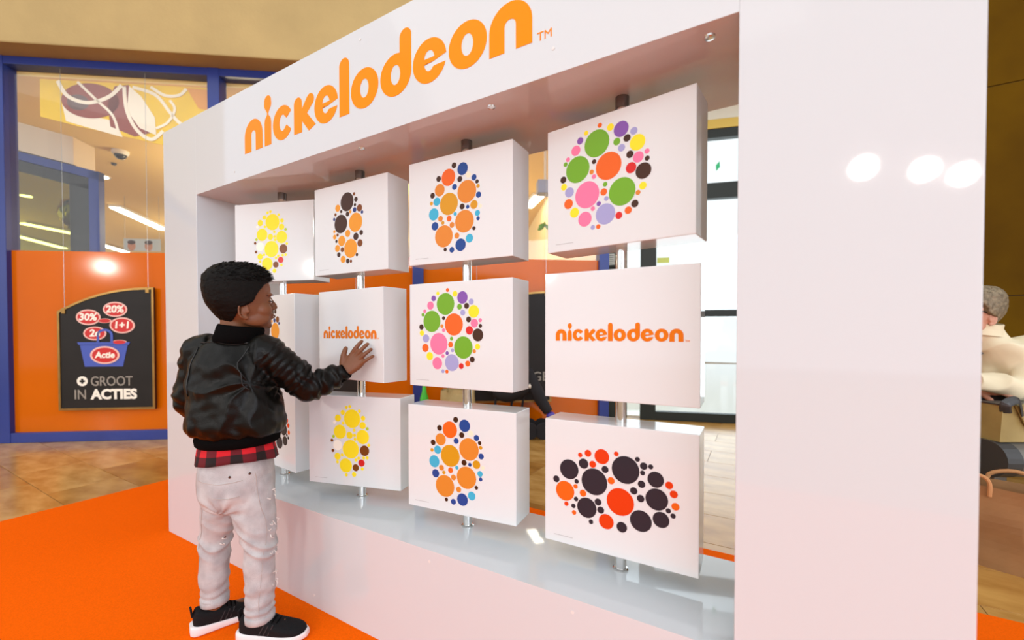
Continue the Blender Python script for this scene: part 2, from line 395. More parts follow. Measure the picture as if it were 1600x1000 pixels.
for i, (a, b) in enumerate(((-1.64, 0.03), (0.13, 1.75), (1.85, 3.53), (3.63, 5.33))):
    w = link('window_%d' % (i + 1), None, None, SL, SA); w['kind'] = 'structure'
    part('orange_panel', MB().box((a, -0.012, 0.085), (b, 0.012, 1.662)), M_orange, w)
    part('pane', MB().box((a, -0.004, 1.664), (b, 0.004, 3.236)), M_glass, w)
S_struct('ceiling', MB().box((-12, 0.066, 3.2), (5.43, 14, 3.26)), M_ceil)
S_struct('wall_back', MB().box((-12, 14, 0), (5.5, 14.1, 3.3)), M_shopwall)
S_struct('wall_shop_side', MB().box((5.36, 0.07, 0), (5.44, 14, 3.3)), M_shopwall)
S_struct('wall_shop_far_side', MB().box((-12.1, 0.0, 0), (-12, 14.1, 3.3)), M_shopwall)
# shop ceiling lights
M_tube = mat('lit_tube', (1, 1, 1), 0.5, emit=(1, 0.90, 0.70), estr=9)
M_lhouse = mat('white_fixture', (0.8, 0.8, 0.78), 0.5)
def S_thing(name, label, cat, x, y, z, group=None, rz=0.0):
    a = SA; lx = SL[0] + x * cos(a) - y * sin(a); ly = SL[1] + x * sin(a) + y * cos(a)
    return thing(name, label, cat, (lx, ly, z), a + rz, group)
strips = [((-2.12, 4.05), (-2.41, 5.67), 'long white ceiling strip light above the dark sign, nearest the white wall'),
          ((-5.08, 7.56), (-5.24, 8.58), 'short far strip light just above the orange panel'),
          ((-4.85, 5.40), (-4.54, 6.80), 'thin glowing strip added for a glass reflection across the blue inner door frame'),  # a reflection in the glass, added here as a lit strip
          ((-6.14, 6.64), (-6.41, 8.09), 'lowest glowing strip, added for a glass reflection inside the blue inner door frame'),  # another glass reflection built as a glowing ceiling strip
          ((5.10, 3.30), (5.20, 2.65), 'strip light seen between the two rightmost top blocks')]
for (a, b, lab) in strips:
    t = S_thing('strip_light', lab, 'light', 0, 0, 3.2, 'shop ceiling lights')
    part('housing', MB().bar((*a, -0.026), (*b, -0.026), 0.20, 0.04), M_lhouse, t)
    part('tube', MB().bar((*a, -0.052), (*b, -0.052), 0.15, 0.02), M_tube, t)
for x, y, lab in ((-1.175, 2.583, 'round recessed downlight in the shop ceiling right of the inner door'), (-3.14, 3.64, 'round downlight seen above the golden balloon')):
    t = S_thing('downlight', lab, 'light', x, y, 3.2, 'shop ceiling lights')
    part('ring', MB().lathe([(0.10, 0), (0.10, -0.012), (0.075, -0.012)], seg=24), M_lhouse, t)
    part('lens', MB().lathe([(0.075, -0.010), (0.075, -0.016), (0.01, -0.02)], seg=24), M_tube, t)
for x, y in ((1.0, 2.2), (3.2, 2.4), (-1.5, 6.0), (3.0, 6.5), (-5.5, 4.5)):
    a = SA; lamp('shop_fill', 'POINT', (SL[0] + x * cos(a) - y * sin(a), SL[1] + x * sin(a) + y * cos(a), 2.35), 55, (1, 0.86, 0.58), 0.25)  # unseen point lights added to brighten the shop ceiling, no fixtures
t = S_thing('dome_camera', 'dark dome security camera on the shop ceiling below the swirl banner', 'camera', -0.229, 1.647, 3.2)
part('mount', MB().lathe([(0.085, 0), (0.085, -0.03), (0.07, -0.05)], seg=24), M_lhouse, t)
part('dome', MB().ellipsoid((0, 0, -0.05), (0.062, 0.062, 0.055), 20, 12), mat('smoked_dome', (0.02, 0.018, 0.016), 0.12), t, smooth=True)
t = S_thing('smoke_detector', 'tiny dark ceiling sensor beside the dome camera', 'sensor', -0.62, 2.065, 3.2)
part('housing', MB().lathe([(0.03, 0), (0.028, -0.02), (0.012, -0.03)], seg=16), M_collar, t)
# banner of swirls hanging just inside the glass
M_by = mat('banner_yellow', srgb(250, 208, 40), 0.6, vary=0.15, vscale=3, emit=srgb(250, 208, 40), estr=0.0)
t = S_thing('swirl_banner', 'yellow banner with maroon disc and white swirls behind the upper glass', 'banner', 0, 0.08, 0)
part('sheet', MB().prism([(0.295, 3.19), (1.745, 3.19), (1.745, 2.55), (1.30, 2.655), (0.923, 2.728), (0.60, 2.79), (0.293, 2.861)], 0, 0.008), M_by, t)
M_bm = mat('banner_maroon', srgb(150, 78, 66), 0.6); M_bw = mat('banner_white', srgb(250, 240, 216), 0.6); M_bo = mat('banner_orange', srgb(232, 160, 70), 0.6); M_bg = mat('banner_grey', srgb(110, 88, 84), 0.6)
def blob(name, pts, mm, d): part(name, MB().prism(pts, -0.001 * d - 0.0005, -0.001 * d), mm, t)
blob('white_patch', [(0.47, 2.98), (0.50, 2.83), (0.65, 2.79), (0.96, 2.71), (0.90, 2.85), (0.62, 2.90)], M_bw, 1)
blob('maroon_disc', arc(0.70, 3.02, 0.235, 0.155, 0, 360, 40)[:-1], M_bm, 2)
blob('maroon_disc', [(0.86, 2.80), (0.84, 3.0), (0.90, 3.16), (1.02, 3.18), (1.00, 2.95), (1.20, 2.76), (1.06, 2.72)], M_bm, 2)
blob('grey_patch', arc(0.60, 3.0, 0.09, 0.07, 0, 360, 24)[:-1], M_bg, 3)
blob('white_patch', [(1.02, 3.17), (1.0, 2.95), (1.10, 2.80), (1.24, 2.74), (1.23, 2.90), (1.12, 3.08)], M_bw, 3)
blob('orange_patch', [(1.50, 3.18), (1.74, 3.17), (1.74, 2.98), (1.60, 3.00)], M_bo, 2)
def swirl(pts, w):
    mb = MB(); q = spline(pts, 8); l = []; r = []
    for i, p in enumerate(q):
        a = q[max(i - 1, 0)]; b = q[min(i + 1, len(q) - 1)]; d = math.hypot(b[0] - a[0], b[1] - a[1]) or 1
        nx, nz = -(b[1] - a[1]) / d * w / 2, (b[0] - a[0]) / d * w / 2; l.append((p[0] + nx, -0.006, p[1] + nz)); r.append((p[0] - nx, -0.006, p[1] - nz))
    n = len(l); vs = l + r + [(x, -0.004, z) for x, _, z in l + r]; fs = []
    for i in range(n - 1):
        fs += [(i, i + 1, n + i + 1, n + i), (2 * n + i, 3 * n + i, 3 * n + i + 1, 2 * n + i + 1), (i, 2 * n + i, 2 * n + i + 1, i + 1), (n + i, n + i + 1, 3 * n + i + 1, 3 * n + i)]
    mb.add(vs, fs); part('swirl', mb, M_bw, t)
swirl([(0.44, 3.18), (0.52, 3.05), (0.68, 3.0), (0.85, 3.06), (0.96, 3.17)], 0.032)
swirl([(0.60, 3.18), (0.75, 3.03), (0.88, 2.90), (0.93, 2.74)], 0.022)
swirl([(0.98, 3.16), (1.00, 2.95), (1.08, 2.78), (1.20, 2.70), (1.30, 2.78)], 0.030)
swirl([(1.05, 3.16), (1.24, 3.10), (1.36, 2.95), (1.44, 2.86), (1.55, 2.80)], 0.028)
swirl([(1.20, 3.17), (1.32, 3.10), (1.44, 3.11), (1.50, 3.17)], 0.026)
swirl([(1.24, 2.80), (1.34, 2.86), (1.40, 2.98), (1.36, 3.06)], 0.022)
# inner blue door frame with grey lintel
M_grey = mat('warm_grey_lintel', srgb(214, 200, 176), 0.6)
t = S_thing('inner_door', 'blue framed inner shop door under a pale grey lintel box', 'door', 0, 0.56, 0)
part('lintel', MB().prism([(-0.50, 3.06), (0.151, 2.895), (0.151, 2.62), (-0.50, 2.78)], 0.0, 0.25), M_grey, t, 0.004)
part('head_rail', MB().prism([(-0.50, 2.77), (0.384, 2.555), (0.384, 2.47), (-0.50, 2.69)], -0.01, 0.06), M_blue, t, 0.003)
part('post', MB().box((0.29, -0.01, 0), (0.384, 0.06, 2.56)), M_blue, t, 0.003)
part('post', MB().box((-0.60, -0.01, 0), (-0.50, 0.06, 2.75)), M_blue, t, 0.003)
part('dark_rail', MB().prism([(-0.50, 2.69), (0.29, 2.49), (0.29, 2.38), (-0.50, 2.58)], 0.01, 0.05), mat('dark_bronze', (0.02, 0.018, 0.014), 0.25), t)
part('dark_leaf', MB().box((0.10, 0.01, 0), (0.29, 0.05, 2.44)), mat('dark_smoked_glass', (0.03, 0.03, 0.024), 0.06, spec=0.6), t)
part('pane', MB().box((-0.50, 0.02, 0), (0.10, 0.03, 2.58)), glass_mat('reflection_tint_glass', (0.62, 0.66, 0.36), 1.5), t)  # olive of a reflection put into the tint of the glass
t = S_thing('foil_balloon', 'shiny gold foil balloon seen through the inner shop door', 'balloon', -0.22, 0.95, 2.25)
mb = MB(); mb.ellipsoid((0, 0, 0), (0.11, 0.07, 0.15), 28, 18); me = mb.mesh('skin', mat('gold_foil', srgb(226, 190, 70), 0.12, 1.0), smooth=True)
displace(me, lambda co, n: 0.02 * noise.noise(co * 22)); link('skin', me, t)
part('tail', MB().tube([(0, 0, -0.14), (0, 0, -0.18)], [0.012, 0.022], 10), mat('gold_foil_tail', srgb(206, 170, 60), 0.2, 1.0), t)
t = S_thing('photo_poster', 'small pale blue poster with faces just above the orange panel', 'poster', -1.30, 3.5, 2.40)
for x in (-0.26, 0.26): part('cord', MB().tube([(x, 0.005, 0.10), (x, 0.005, 0.80)], 0.003, 6), M_wire, t)
part('sheet', MB().box((-0.28, 0, -0.10), (0.28, 0.01, 0.10)), mat('poster_pale_blue', srgb(190, 205, 215), 0.6), t)
for x in (-0.16, 0.10):
    part('portrait', MB().disc((x, -0.02), 0.06, 20, 0, 0.002, rz=0.08), mat('poster_skin', srgb(196, 140, 110), 0.6), t)
    part('portrait_hair', MB().disc((x, 0.04), 0.062, 20, -0.0025, 0.001, rz=0.035), mat('poster_hair', srgb(70, 46, 34), 0.6), t)
t = S_thing('ceiling_speaker', 'bluish grey box fixture high inside the shop between the right blocks', 'fixture', 5.0, 1.1, 2.66)
part('box', MB().box((-0.10, -0.08, 0), (0.10, 0.08, 0.16)), mat('blue_grey_box', srgb(150, 160, 190), 0.4), t, 0.006)
part('rod', MB().box((-0.01, -0.01, 0.16), (0.01, 0.01, 0.54)), M_lhouse, t)
t = S_thing('hanging_plant', 'small green leafy decoration inside the shop between the right blocks', 'plant', 5.0, 1.1, 2.20)
for k in range(7):
    a = k * 0.9; part('leaf', MB().ellipsoid((0.05 * cos(a), 0.04 * sin(a), 0.05 + 0.02 * (k % 3)), (0.05, 0.012, 0.025), 10, 6, rot=Matrix.Rotation(a, 3, 'Z') @ Matrix.Rotation(0.5, 3, 'Y')), PAL['green'], t)
part('cord', MB().tube([(0, 0, 0.05), (0, 0, 0.46)], 0.004, 6), M_lhouse, t)
t = S_thing('shop_shelf', 'pale shelf unit standing behind the orange shop panel', 'shelf', 4.2, 2.4, 0)
for z in (0.02, 0.5, 1.0, 1.5): part('board', MB().box((-0.9, -0.2, z), (0.9, 0.2, z + 0.03)), M_lhouse, t)
for x in (-0.9, 0.87): part('side', MB().box((x, -0.2, 0), (x + 0.03, 0.2, 1.6)), M_lhouse, t)

# --- hanging signboards in front of the orange panels
M_board = mat('charcoal_board', srgb(36, 31, 28), 0.45, spec=0.25, vary=0.2, vscale=4)
M_brass = mat('aged_brass', srgb(170, 130, 70), 0.3, 0.8, vary=0.3, vscale=6)
M_red = mat('sign_red', srgb(204, 24, 20), 0.4); M_swhite = mat('sign_white', srgb(250, 240, 224), 0.5); M_pink = mat('sign_pink_rim', srgb(240, 190, 176), 0.5)
M_sgrey = mat('sign_grey', srgb(150, 140, 128), 0.5); M_bask = mat('basket_blue', srgb(66, 86, 176), 0.45); 
def signboard(x0, label):
    w = 0.772; t = S_thing('signboard', label, 'sign', x0, -0.045, 0, 'hanging signs on the orange panels')
    def top(x):                      # rising arched top
        q = x / w; return 1.135 + 0.215 * (1 - (1 - q) ** 2.2)
    o = [(0, 0.275)] + [(w * i / 24, top(w * i / 24)) for i in range(25)] + [(w, 0.275)]
    part('board', MB().prism(o, -0.008, 0.008), M_board, t)
    fr = MB(); n = len(o); cx, cz = w / 2, 0.8
    inn = [(cx + (x - cx) * 0.955, cz + (z - cz) * 0.965) for x, z in o]
    vs = [(x, -0.014, z) for x, z in o] + [(x, -0.014, z) for x, z in inn] + [(x, -0.006, z) for x, z in o] + [(x, -0.006, z) for x, z in inn]
    fs = []
    for i in range(n):
        k = (i + 1) % n; fs += [(i, k, n + k, n + i), (2 * n + i, 3 * n + i, 3 * n + k, 2 * n + k), (i, 2 * n + i, 2 * n + k, k), (n + i, n + k, 3 * n + k, 3 * n + i)]
    part('frame', fr.add(vs, fs), M_brass, t)
    for x in (0.05, w - 0.05):
        z = top(x) - 0.02; part('wire', MB().tube([(x, 0, z), (x, 0, 3.22)], 0.0016, 6), M_wire, t)
        part('clip', MB().box((x - 0.015, -0.016, z - 0.03), (x + 0.015, 0.01, z + 0.02)), M_brass, t, 0.003)
    return t
t = signboard(0.515, 'dark hanging sign reading GROOT IN ACTIES with a blue basket of red discs')
Y = -0.0086
part('basket', MB().prism([(0.175, 0.842), (0.555, 0.842), (0.515, 0.655), (0.21, 0.655)], Y - .002, Y), M_bask, t)
part('basket_rim', MB().prism([(0.155, 0.868), (0.575, 0.868), (0.565, 0.845), (0.165, 0.845)], Y - .004, Y), M_bask, t)
part('basket_handle', MB().prism([(0.31, 0.86)] + arc(0.375, 0.93, 0.065, 0.055, 180, 0, 12) + [(0.44, 0.86), (0.42, 0.86)] + arc(0.375, 0.93, 0.045, 0.035, 0, 180, 12) + [(0.33, 0.86)], Y - .005, Y - .003), M_bask, t)
for x, z, rx, rz, txt in ((0.245, 1.085, .098, .068, '30%'), (0.46, 1.155, .098, .066, '20%'), (0.515, 1.015, .102, .070, '1+1'), (0.295, 0.945, .092, .060, '2e'), (0.49, 0.868, .06, .02, None), (0.375, 1.055, .055, .020, None), (0.375, 0.755, .118, .078, 'Actie')):
    d = part('disc', MB().disc((x, z), rx, 32, Y - (.006 if txt == 'Actie' else .002), 0.001, rz=rz), M_pink, t)
    part('disc_face', MB().disc((x, z), rx * .86, 32, Y - (.0071 if txt == 'Actie' else .0031), 0.001, rz=rz * .83), M_red, d)
    if txt:
        s = 0.085 if txt != 'Actie' else 0.072
        text_part('lettering', txt, s, x, Y - (.0085 if txt == 'Actie' else .0045), z - s * .3, M_swhite, d, 0.003, None, 0.1, True)
part('badge', MB().disc((0.187, 0.528), 0.043, 28, Y, 0.001), M_swhite, t)
part('badge_plus', MB().box((0.165, Y - .0022, 0.520), (0.209, Y - .0012, 0.536)).box((0.179, Y - .0022, 0.506), (0.195, Y - .0012, 0.550)), M_board, t)
text_part('lettering', 'GROOT', 0.118, 0.255, Y - .001, 0.487, M_sgrey, t, 0.0012, 0.335)
text_part('lettering', 'IN', 0.118, 0.125, Y - .001, 0.372, M_sgrey, t, 0.0012, 0.09)
text_part('lettering', 'ACTIES', 0.118, 0.25, Y - .001, 0.372, M_swhite, t, 0.0055, 0.375)
t = signboard(2.29, 'dark hanging sign mostly hidden behind the boy and second column of blocks')
part('stripe', MB().prism([(0.52, 0.40), (0.56, 0.40), (0.64, 0.30), (0.60, 0.30)], Y - .002, Y), M_swhite, t)
t = signboard(4.08, 'dark hanging sign showing GE between the two right columns of blocks')
text_part('lettering', 'GE', 0.125, 0.588, Y - .001, 0.482, M_sgrey, t, 0.001, 0.155)

# ------------------------------------------------------------------ entrance doors
DL, DA = (0.87, 3.68, 0.0), R(16.894)
M_dark = mat('dark_door_frame', srgb(46, 50, 46), 0.5, spec=0.3)
M_dglass = glass_mat('door_glass', (0.97, 1, 0.99))
def D_struct(name, mb, mm, bevel=0): return struct(name, mb, mm, bevel, DL, DA)
D_struct('wall_entrance', MB().box((-0.06, -0.05, 3.16), (3.1, 0.12, 5.0)), mat('entrance_white', (0.82, 0.80, 0.66), 0.8))
d1 = link('door_1', None, None, DL, DA); d1['kind'] = 'structure'
for a, b in ((-0.03, 0.21), (0.449, 0.609), (1.95, 2.05), (2.95, 3.1)):
    part('post', MB().box((a, -0.04, 0), (b, 0.05, 3.07)), M_dark, d1, 0.004)
for nm, a, b, x0 in (('head_rail', 2.976, 3.068, -0.03), ('transom', 2.351, 2.511, 0.609), ('push_rail', 1.117, 1.187, 0.609), ('bottom_rail', 0.0, 0.092, 0.449)):
    part(nm, MB().box((x0, -0.035, a), (3.1, 0.045, b)), M_dark, d1, 0.004)
for a, b, z0, z1 in ((0.21, 0.449, 0, 2.976), (0.609, 1.95, 0.092, 1.117), (0.609, 1.95, 1.187, 2.351), (0.609, 1.95, 2.511, 2.976), (2.05, 2.95, 0.092, 1.117), (2.05, 2.95, 1.187, 2.351), (2.05, 2.95, 2.511, 2.976)):
    part('pane', MB().box((a, 0.0, z0), (b, 0.008, z1)), M_dglass, d1)
part('yellow_trim', MB().box((-0.03, -0.045, 3.068), (3.1, 0.05, 3.16)), mat('yellow_trim', srgb(222, 190, 90), 0.6), d1)
part('door_closer', MB().box((1.42, -0.07, 2.385), (1.95, -0.036, 2.475)), mat('closer_grey', srgb(196, 206, 202), 0.35), d1, 0.006)
part('notice', MB().box((0.62, -0.004, 1.70), (0.745, 0.0, 1.758)), mat('lime_notice', srgb(206, 216, 110), 0.6), d1)
part('green_sticker', MB().prism([(1.20, 2.70), (1.235, 2.74), (1.24, 2.68), (1.205, 2.64)], -0.004, -0.001), mat('green_sticker', srgb(40, 190, 120), 0.5), d1)
def D_pt(x, y): return (DL[0] + x * cos(DA) - y * sin(DA), DL[1] + x * sin(DA) + y * cos(DA))
t = thing('door_intercom', 'small grey intercom box on the dark post beside the entrance', 'intercom', (*D_pt(0.13, -0.04), 1.75), DA)
part('case', MB().box((-0.065, -0.03, -0.085), (0.065, 0, 0.085)), M_dark, t, 0.006)
part('grille', MB().box((-0.042, -0.034, -0.06), (0.042, -0.029, 0.06)), mat('grille_grey', srgb(190, 192, 188), 0.4), t)
for k in range(5): part('slot', MB().box((-0.036, -0.036, -0.045 + k * 0.02), (0.036, -0.033, -0.039 + k * 0.02)), M_collar, t)
struct('pavement', MB().box((-1, 0.2, -0.05), (8, 9, -0.003)), mat('pale_pavement', (0.95, 0.95, 0.95), 0.8), 0, DL, DA)

# ------------------------------------------------------------------ brown wall on the right, bench and bags
M_brownw = mat('brown_wall_panel', srgb(98, 68, 0), 0.6, spec=0.05, vary=0.2, vscale=2, col2=srgb(84, 56, 0))
wr = struct('wall_right', MB().box((3.30, 3.21, 0), (9, 3.35, 6)), mat('panel_joint', srgb(50, 32, 4), 0.7))
for x0, x1 in ((3.30, 4.7), (4.705, 6.1), (6.105, 9)):
    for z0, z1 in ((0, 1.19), (1.195, 2.6), (2.605, 6)):
        part('panel', MB().box((x0, 3.20, z0), (x1, 3.215, z1)), M_brownw, wr, 0.002)
M_bench = mat('grey_bench_metal', srgb(120, 116, 108), 0.35, 0.4)
BR = R(28)
t = thing('bench', 'grey perforated metal bench with rounded edge under the seated woman', 'bench', (3.37, 1.908, 0), BR)
o = [(-0.06, 0.44)] + [(-0.085 + 0.085 * cos(R(90 + a)), 0.39 + 0.075 * sin(R(90 + a))) for a in range(0, 181, 20)] + [(0.45, 0.315), (0.45, 0.465), (-0.05, 0.465)]
o = [(-0.085 + 0.08 * cos(R(a)), 0.39 + 0.078 * sin(R(a))) for a in range(90, 271, 15)] + [(0.46, 0.312), (0.46, 0.468)]
ring = lambda x: [(x, y, z) for y, z in o]
part('seat', MB().loft([ring(-0.12), ring(1.6)]), M_bench, t, smooth=True, angle=0.7)
part('end_band', MB().loft([[(x, -0.085 + (y + 0.085) * 1.03, 0.39 + (z - 0.39) * 1.03) for y, z in o] for x in (-0.125, -0.06)]), M_collar, t)
pf = MB()
for i in range(14):
    for j in range(4): pf.lathe([(0.006, 0.0), (0.006, 0.0012)], (0.05 + i * 0.035, -0.06 + j * 0.03, 0.468), 8)
part('perforations', pf, M_collar, t)['kind'] = 'stuff'
for x in (0.05, 1.4):
    part('leg', MB().box((x, 0.05, 0), (x + 0.06, 0.35, 0.315)), M_bench, t, 0.006)

M_paper = mat('brown_kraft_paper', srgb(160, 116, 72), 0.85, vary=0.18, vscale=7, bump=0.3, bscale=14)
def sheet_bag(name, w, d, h, mm, parent, crease=0.012, seed=1, taper=0.0):
    mb = MB(); nx, nz = 10, 12; rnd = random.Random(seed); rings = []
    for k in range(nz + 1):
        z = h * k / nz; s = 1 - taper * k / nz; r = []
        per = [(-w / 2 + w * i / nx, -d / 2) for i in range(nx)] + [(w / 2, -d / 2 + d * i / 5) for i in range(5)] + [(w / 2 - w * i / nx, d / 2) for i in range(nx)] + [(-w / 2, d / 2 - d * i / 5) for i in range(5)]
        for x, y in per:
            q = noise.noise(Vector((x * 9, y * 9, z * 8 + seed))) * crease * (0.3 + k / nz)
            r.append((x * s * (1 + q * 2), y * s + q * (1 if y < 0 else -1), z))
        rings.append(r)
    mb.loft(rings, cap=False); n = len(rings[0])
    mb.add(rings[0], [tuple(range(n))])
    return part(name, mb, mm, parent)
t = thing('paper_bag', 'brown kraft paper carrier bag standing on the floor by the bench', 'bag', (3.31, 1.58, 0), R(-24))
b = sheet_bag('sack', 0.31, 0.17, 0.325, M_paper, t, 0.02, 3)
part('base', MB().box((-0.155, -0.085, 0.0), (0.155, 0.085, 0.004)), M_paper, t)
part('handle', MB().tube(spline([(-0.145, -0.09, 0.27), (-0.145, -0.09, 0.34), (-0.13, -0.092, 0.365), (-0.10, -0.094, 0.37), (-0.07, -0.092, 0.365), (-0.055, -0.09, 0.34), (-0.055, -0.09, 0.29)], 4), 0.007, 8), mat('kraft_handle', srgb(196, 142, 92), 0.8), t)
part('handle', MB().tube(spline([(-0.075, 0.088, 0.27), (-0.075, 0.088, 0.34), (0.0, 0.09, 0.37), (0.075, 0.088, 0.34), (0.075, 0.088, 0.27)], 4), 0.008, 8), mat('kraft_handle_rear', srgb(196, 142, 92), 0.8), t)
part('printed_mark', MB().box((-0.125, -0.0885, 0.035), (-0.115, -0.0875, 0.048)).box((-0.108, -0.0885, 0.035), (-0.098, -0.0875, 0.048)), M_collar, t)
M_olive = mat('olive_leather', srgb(176, 152, 92), 0.4, vary=0.25, vscale=6)
t = thing('handbag', 'olive beige handbag resting on the bench in front of the woman', 'bag', (3.435, 1.875, 0.470), R(28))
sheet_bag('body', 0.30, 0.11, 0.165, M_olive, t, 0.015, 8, 0.06)
part('zip_edge', MB().box((-0.145, -0.045, 0.160), (0.145, 0.045, 0.166)), M_collar, t)
part('strap', MB().tube(spline([(-0.13, -0.06, 0.13), (-0.145, -0.075, 0.17), (-0.09, -0.07, 0.185), (-0.06, -0.06, 0.12)], 6), 0.018, 8, squash=.25), M_collar, t)
part('flap', MB().loft([[(x, -0.062, z) for x, z in ((-0.09, 0.16), (0.02, 0.16), (0.05, 0.05), (0.0, 0.03), (-0.05, 0.08))], [(x, -0.056, z) for x, z in ((-0.09, 0.16), (0.02, 0.16), (0.05, 0.05), (0.0, 0.03), (-0.05, 0.08))]]), M_olive, t)

# ------------------------------------------------------------------ pushchair behind the blocks
M_blk = mat('black_fabric', (0.012, 0.010, 0.012), 0.8); M_pur = mat('purple_trim', srgb(84, 70, 170), 0.4)
t = thing('pushchair', 'black pushchair with a purple tip behind the third column of blocks', 'pushchair', (0.535, 2.44, 0), R(30.2))
part('seat', MB().tube(spline([(-0.22, 0.02, 0.42), (-0.08, 0.0, 0.40), (0.06, 0.0, 0.46), (0.13, 0.0, 0.49)], 5), [0.05, 0.06, 0.07, 0.08, 0.085, 0.085, 0.08, 0.08, 0.08, 0.08, 0.075, 0.07, 0.065, 0.06, 0.05, 0.04], 14), M_blk, t, smooth=True)
ft = part('footmuff', MB().tube(spline([(0.10, -0.02, 0.62), (0.15, -0.03, 0.46), (0.21, -0.04, 0.33), (0.27, -0.05, 0.235)], 5), [0.025, 0.03, 0.035, 0.045, 0.05, 0.055, 0.06, 0.06, 0.058, 0.055, 0.055, 0.05, 0.05, 0.045, 0.045, 0.04], 14), M_blk, t, smooth=True)
part('purple_tip', MB().ellipsoid((0.29, -0.055, 0.205), (0.042, 0.04, 0.036), 14, 10), M_pur, ft, smooth=True)
part('buckle', MB().ellipsoid((0.105, -0.06, 0.47), (0.018, 0.012, 0.02), 10, 8), M_swhite, t)
for x in (-0.2, -0.05, 0.05): part('tube', MB().tube([(x, 0, 0.38), (x - 0.04, 0.02, 0.08)], 0.011, 8), M_blk, t)
for x in (-0.24, 0.10, 0.22):
    for y in (-0.1, 0.1):
        part('wheel', MB().tube([(x, y - 0.018, 0.075), (x, y + 0.018, 0.075)], 0.075, 20), M_blk, t, 0.006)
part('axle', MB().box((-0.26, -0.02, 0.06), (0.24, 0.02, 0.10)), mat('navy_frame', srgb(30, 44, 74), 0.4), t, 0.006)
t = thing('tote_bag', 'beige tote bag beside the pushchair behind the third column', 'bag', (0.085, 2.13, 0.0), R(30.2))
sheet_bag('body', 0.34, 0.14, 0.44, mat('beige_canvas', srgb(200, 176, 120), 0.8, vary=0.2, vscale=8), t, 0.03, 5, 0.15)
part('handle', MB().tube(spline([(-0.08, -0.06, 0.42), (-0.06, -0.06, 0.55), (0.06, -0.06, 0.55), (0.08, -0.06, 0.42)], 5), 0.007, 8), M_olive, t)
t = thing('green_bottle', 'bright green bottle standing beside the beige tote bag', 'bottle', (-0.16, 1.96, 0), 0)
part('body', MB().lathe([(0.035, 0), (0.038, 0.02), (0.038, 0.36), (0.02, 0.42), (0.014, 0.48)], seg=18), mat('green_plastic', srgb(70, 200, 50), 0.3), t, smooth=True)
part('cap', MB().lathe([(0.017, 0.475), (0.017, 0.50)], seg=14), M_swhite, t)

# ------------------------------------------------------------------ people
M_skin = mat('brown_skin', srgb(120, 74, 46), 0.45, spec=0.35, vary=0.12, vscale=18, bump=0.05, bscale=300)
M_hair = mat('black_hair', srgb(7, 6, 5), 0.5, spec=0.12, vary=0.4, vscale=60, col2=srgb(16, 13, 10), bump=0.35, bscale=160, stretch=(1, 3, 3))
M_leather = mat('black_leather', srgb(17, 16, 11), 0.34, spec=0.18, vary=0.35, vscale=9, col2=srgb(10, 9, 8), bump=0.12, bscale=320)
M_rib = mat('black_rib_knit', srgb(10, 9, 9), 0.9, spec=0.05)
M_jean = mat('pale_grey_denim', srgb(194, 196, 196), 0.85, spec=0.15, vary=0.14, vscale=22, col2=srgb(170, 170, 172), bump=0.3, bscale=500)
M_stitch = mat('denim_stitch', srgb(178, 168, 162), 0.9)
M_rivet = mat('copper_rivet', srgb(90, 60, 48), 0.35, 0.8)
M_shoe = mat('black_knit_shoe', srgb(20, 20, 22), 0.75, spec=0.2, bump=0.4, bscale=400)
M_sole = mat('white_rubber_sole', srgb(232, 226, 226), 0.5)
M_eye = mat('eye_white', srgb(220, 212, 205), 0.2); M_lash = mat('dark_lash', (0.008, 0.006, 0.005), 0.6); M_lip = mat('lip_brown', srgb(124, 70, 56), 0.4)

def plaid_mat():
    M = bpy.data.materials.new('red_black_plaid'); M.use_nodes = True; nt = M.node_tree; b = nt.nodes['Principled BSDF']; b.inputs['Roughness'].default_value = 0.9
    at = nt.nodes.new('ShaderNodeUVMap'); sp = nt.nodes.new('ShaderNodeSeparateXYZ'); nt.links.new(at.outputs[0], sp.inputs[0])
    def band(sock, f):
        a = nt.nodes.new('ShaderNodeMath'); a.operation = 'MULTIPLY'; a.inputs[1].default_value = f; nt.links.new(sock, a.inputs[0])
        c = nt.nodes.new('ShaderNodeMath'); c.operation = 'FRACT'; nt.links.new(a.outputs[0], c.inputs[0])
        d = nt.nodes.new('ShaderNodeMath'); d.operation = 'GREATER_THAN'; d.inputs[1].default_value = 0.5; nt.links.new(c.outputs[0], d.inputs[0]); return d.outputs[0]
    s = nt.nodes.new('ShaderNodeMath'); s.operation = 'ADD'; nt.links.new(band(sp.outputs[0], 10), s.inputs[0]); nt.links.new(band(sp.outputs[1], 1.5), s.inputs[1])
    h = nt.nodes.new('ShaderNodeMath'); h.operation = 'MULTIPLY'; h.inputs[1].default_value = 0.5; nt.links.new(s.outputs[0], h.inputs[0])
    r = nt.nodes.new('ShaderNodeValToRGB'); r.color_ramp.interpolation = 'CONSTANT'
    r.color_ramp.elements[0].color = (*srgb(24, 14, 16), 1); r.color_ramp.elements[1].position = 0.25; r.color_ramp.elements[1].color = (*srgb(96, 14, 26), 1)
    e = r.color_ramp.elements.new(0.75); e.color = (*srgb(200, 20, 34), 1)
    nt.links.new(h.outputs[0], r.inputs[0]); nt.links.new(r.outputs[0], b.inputs['Base Color']); return M

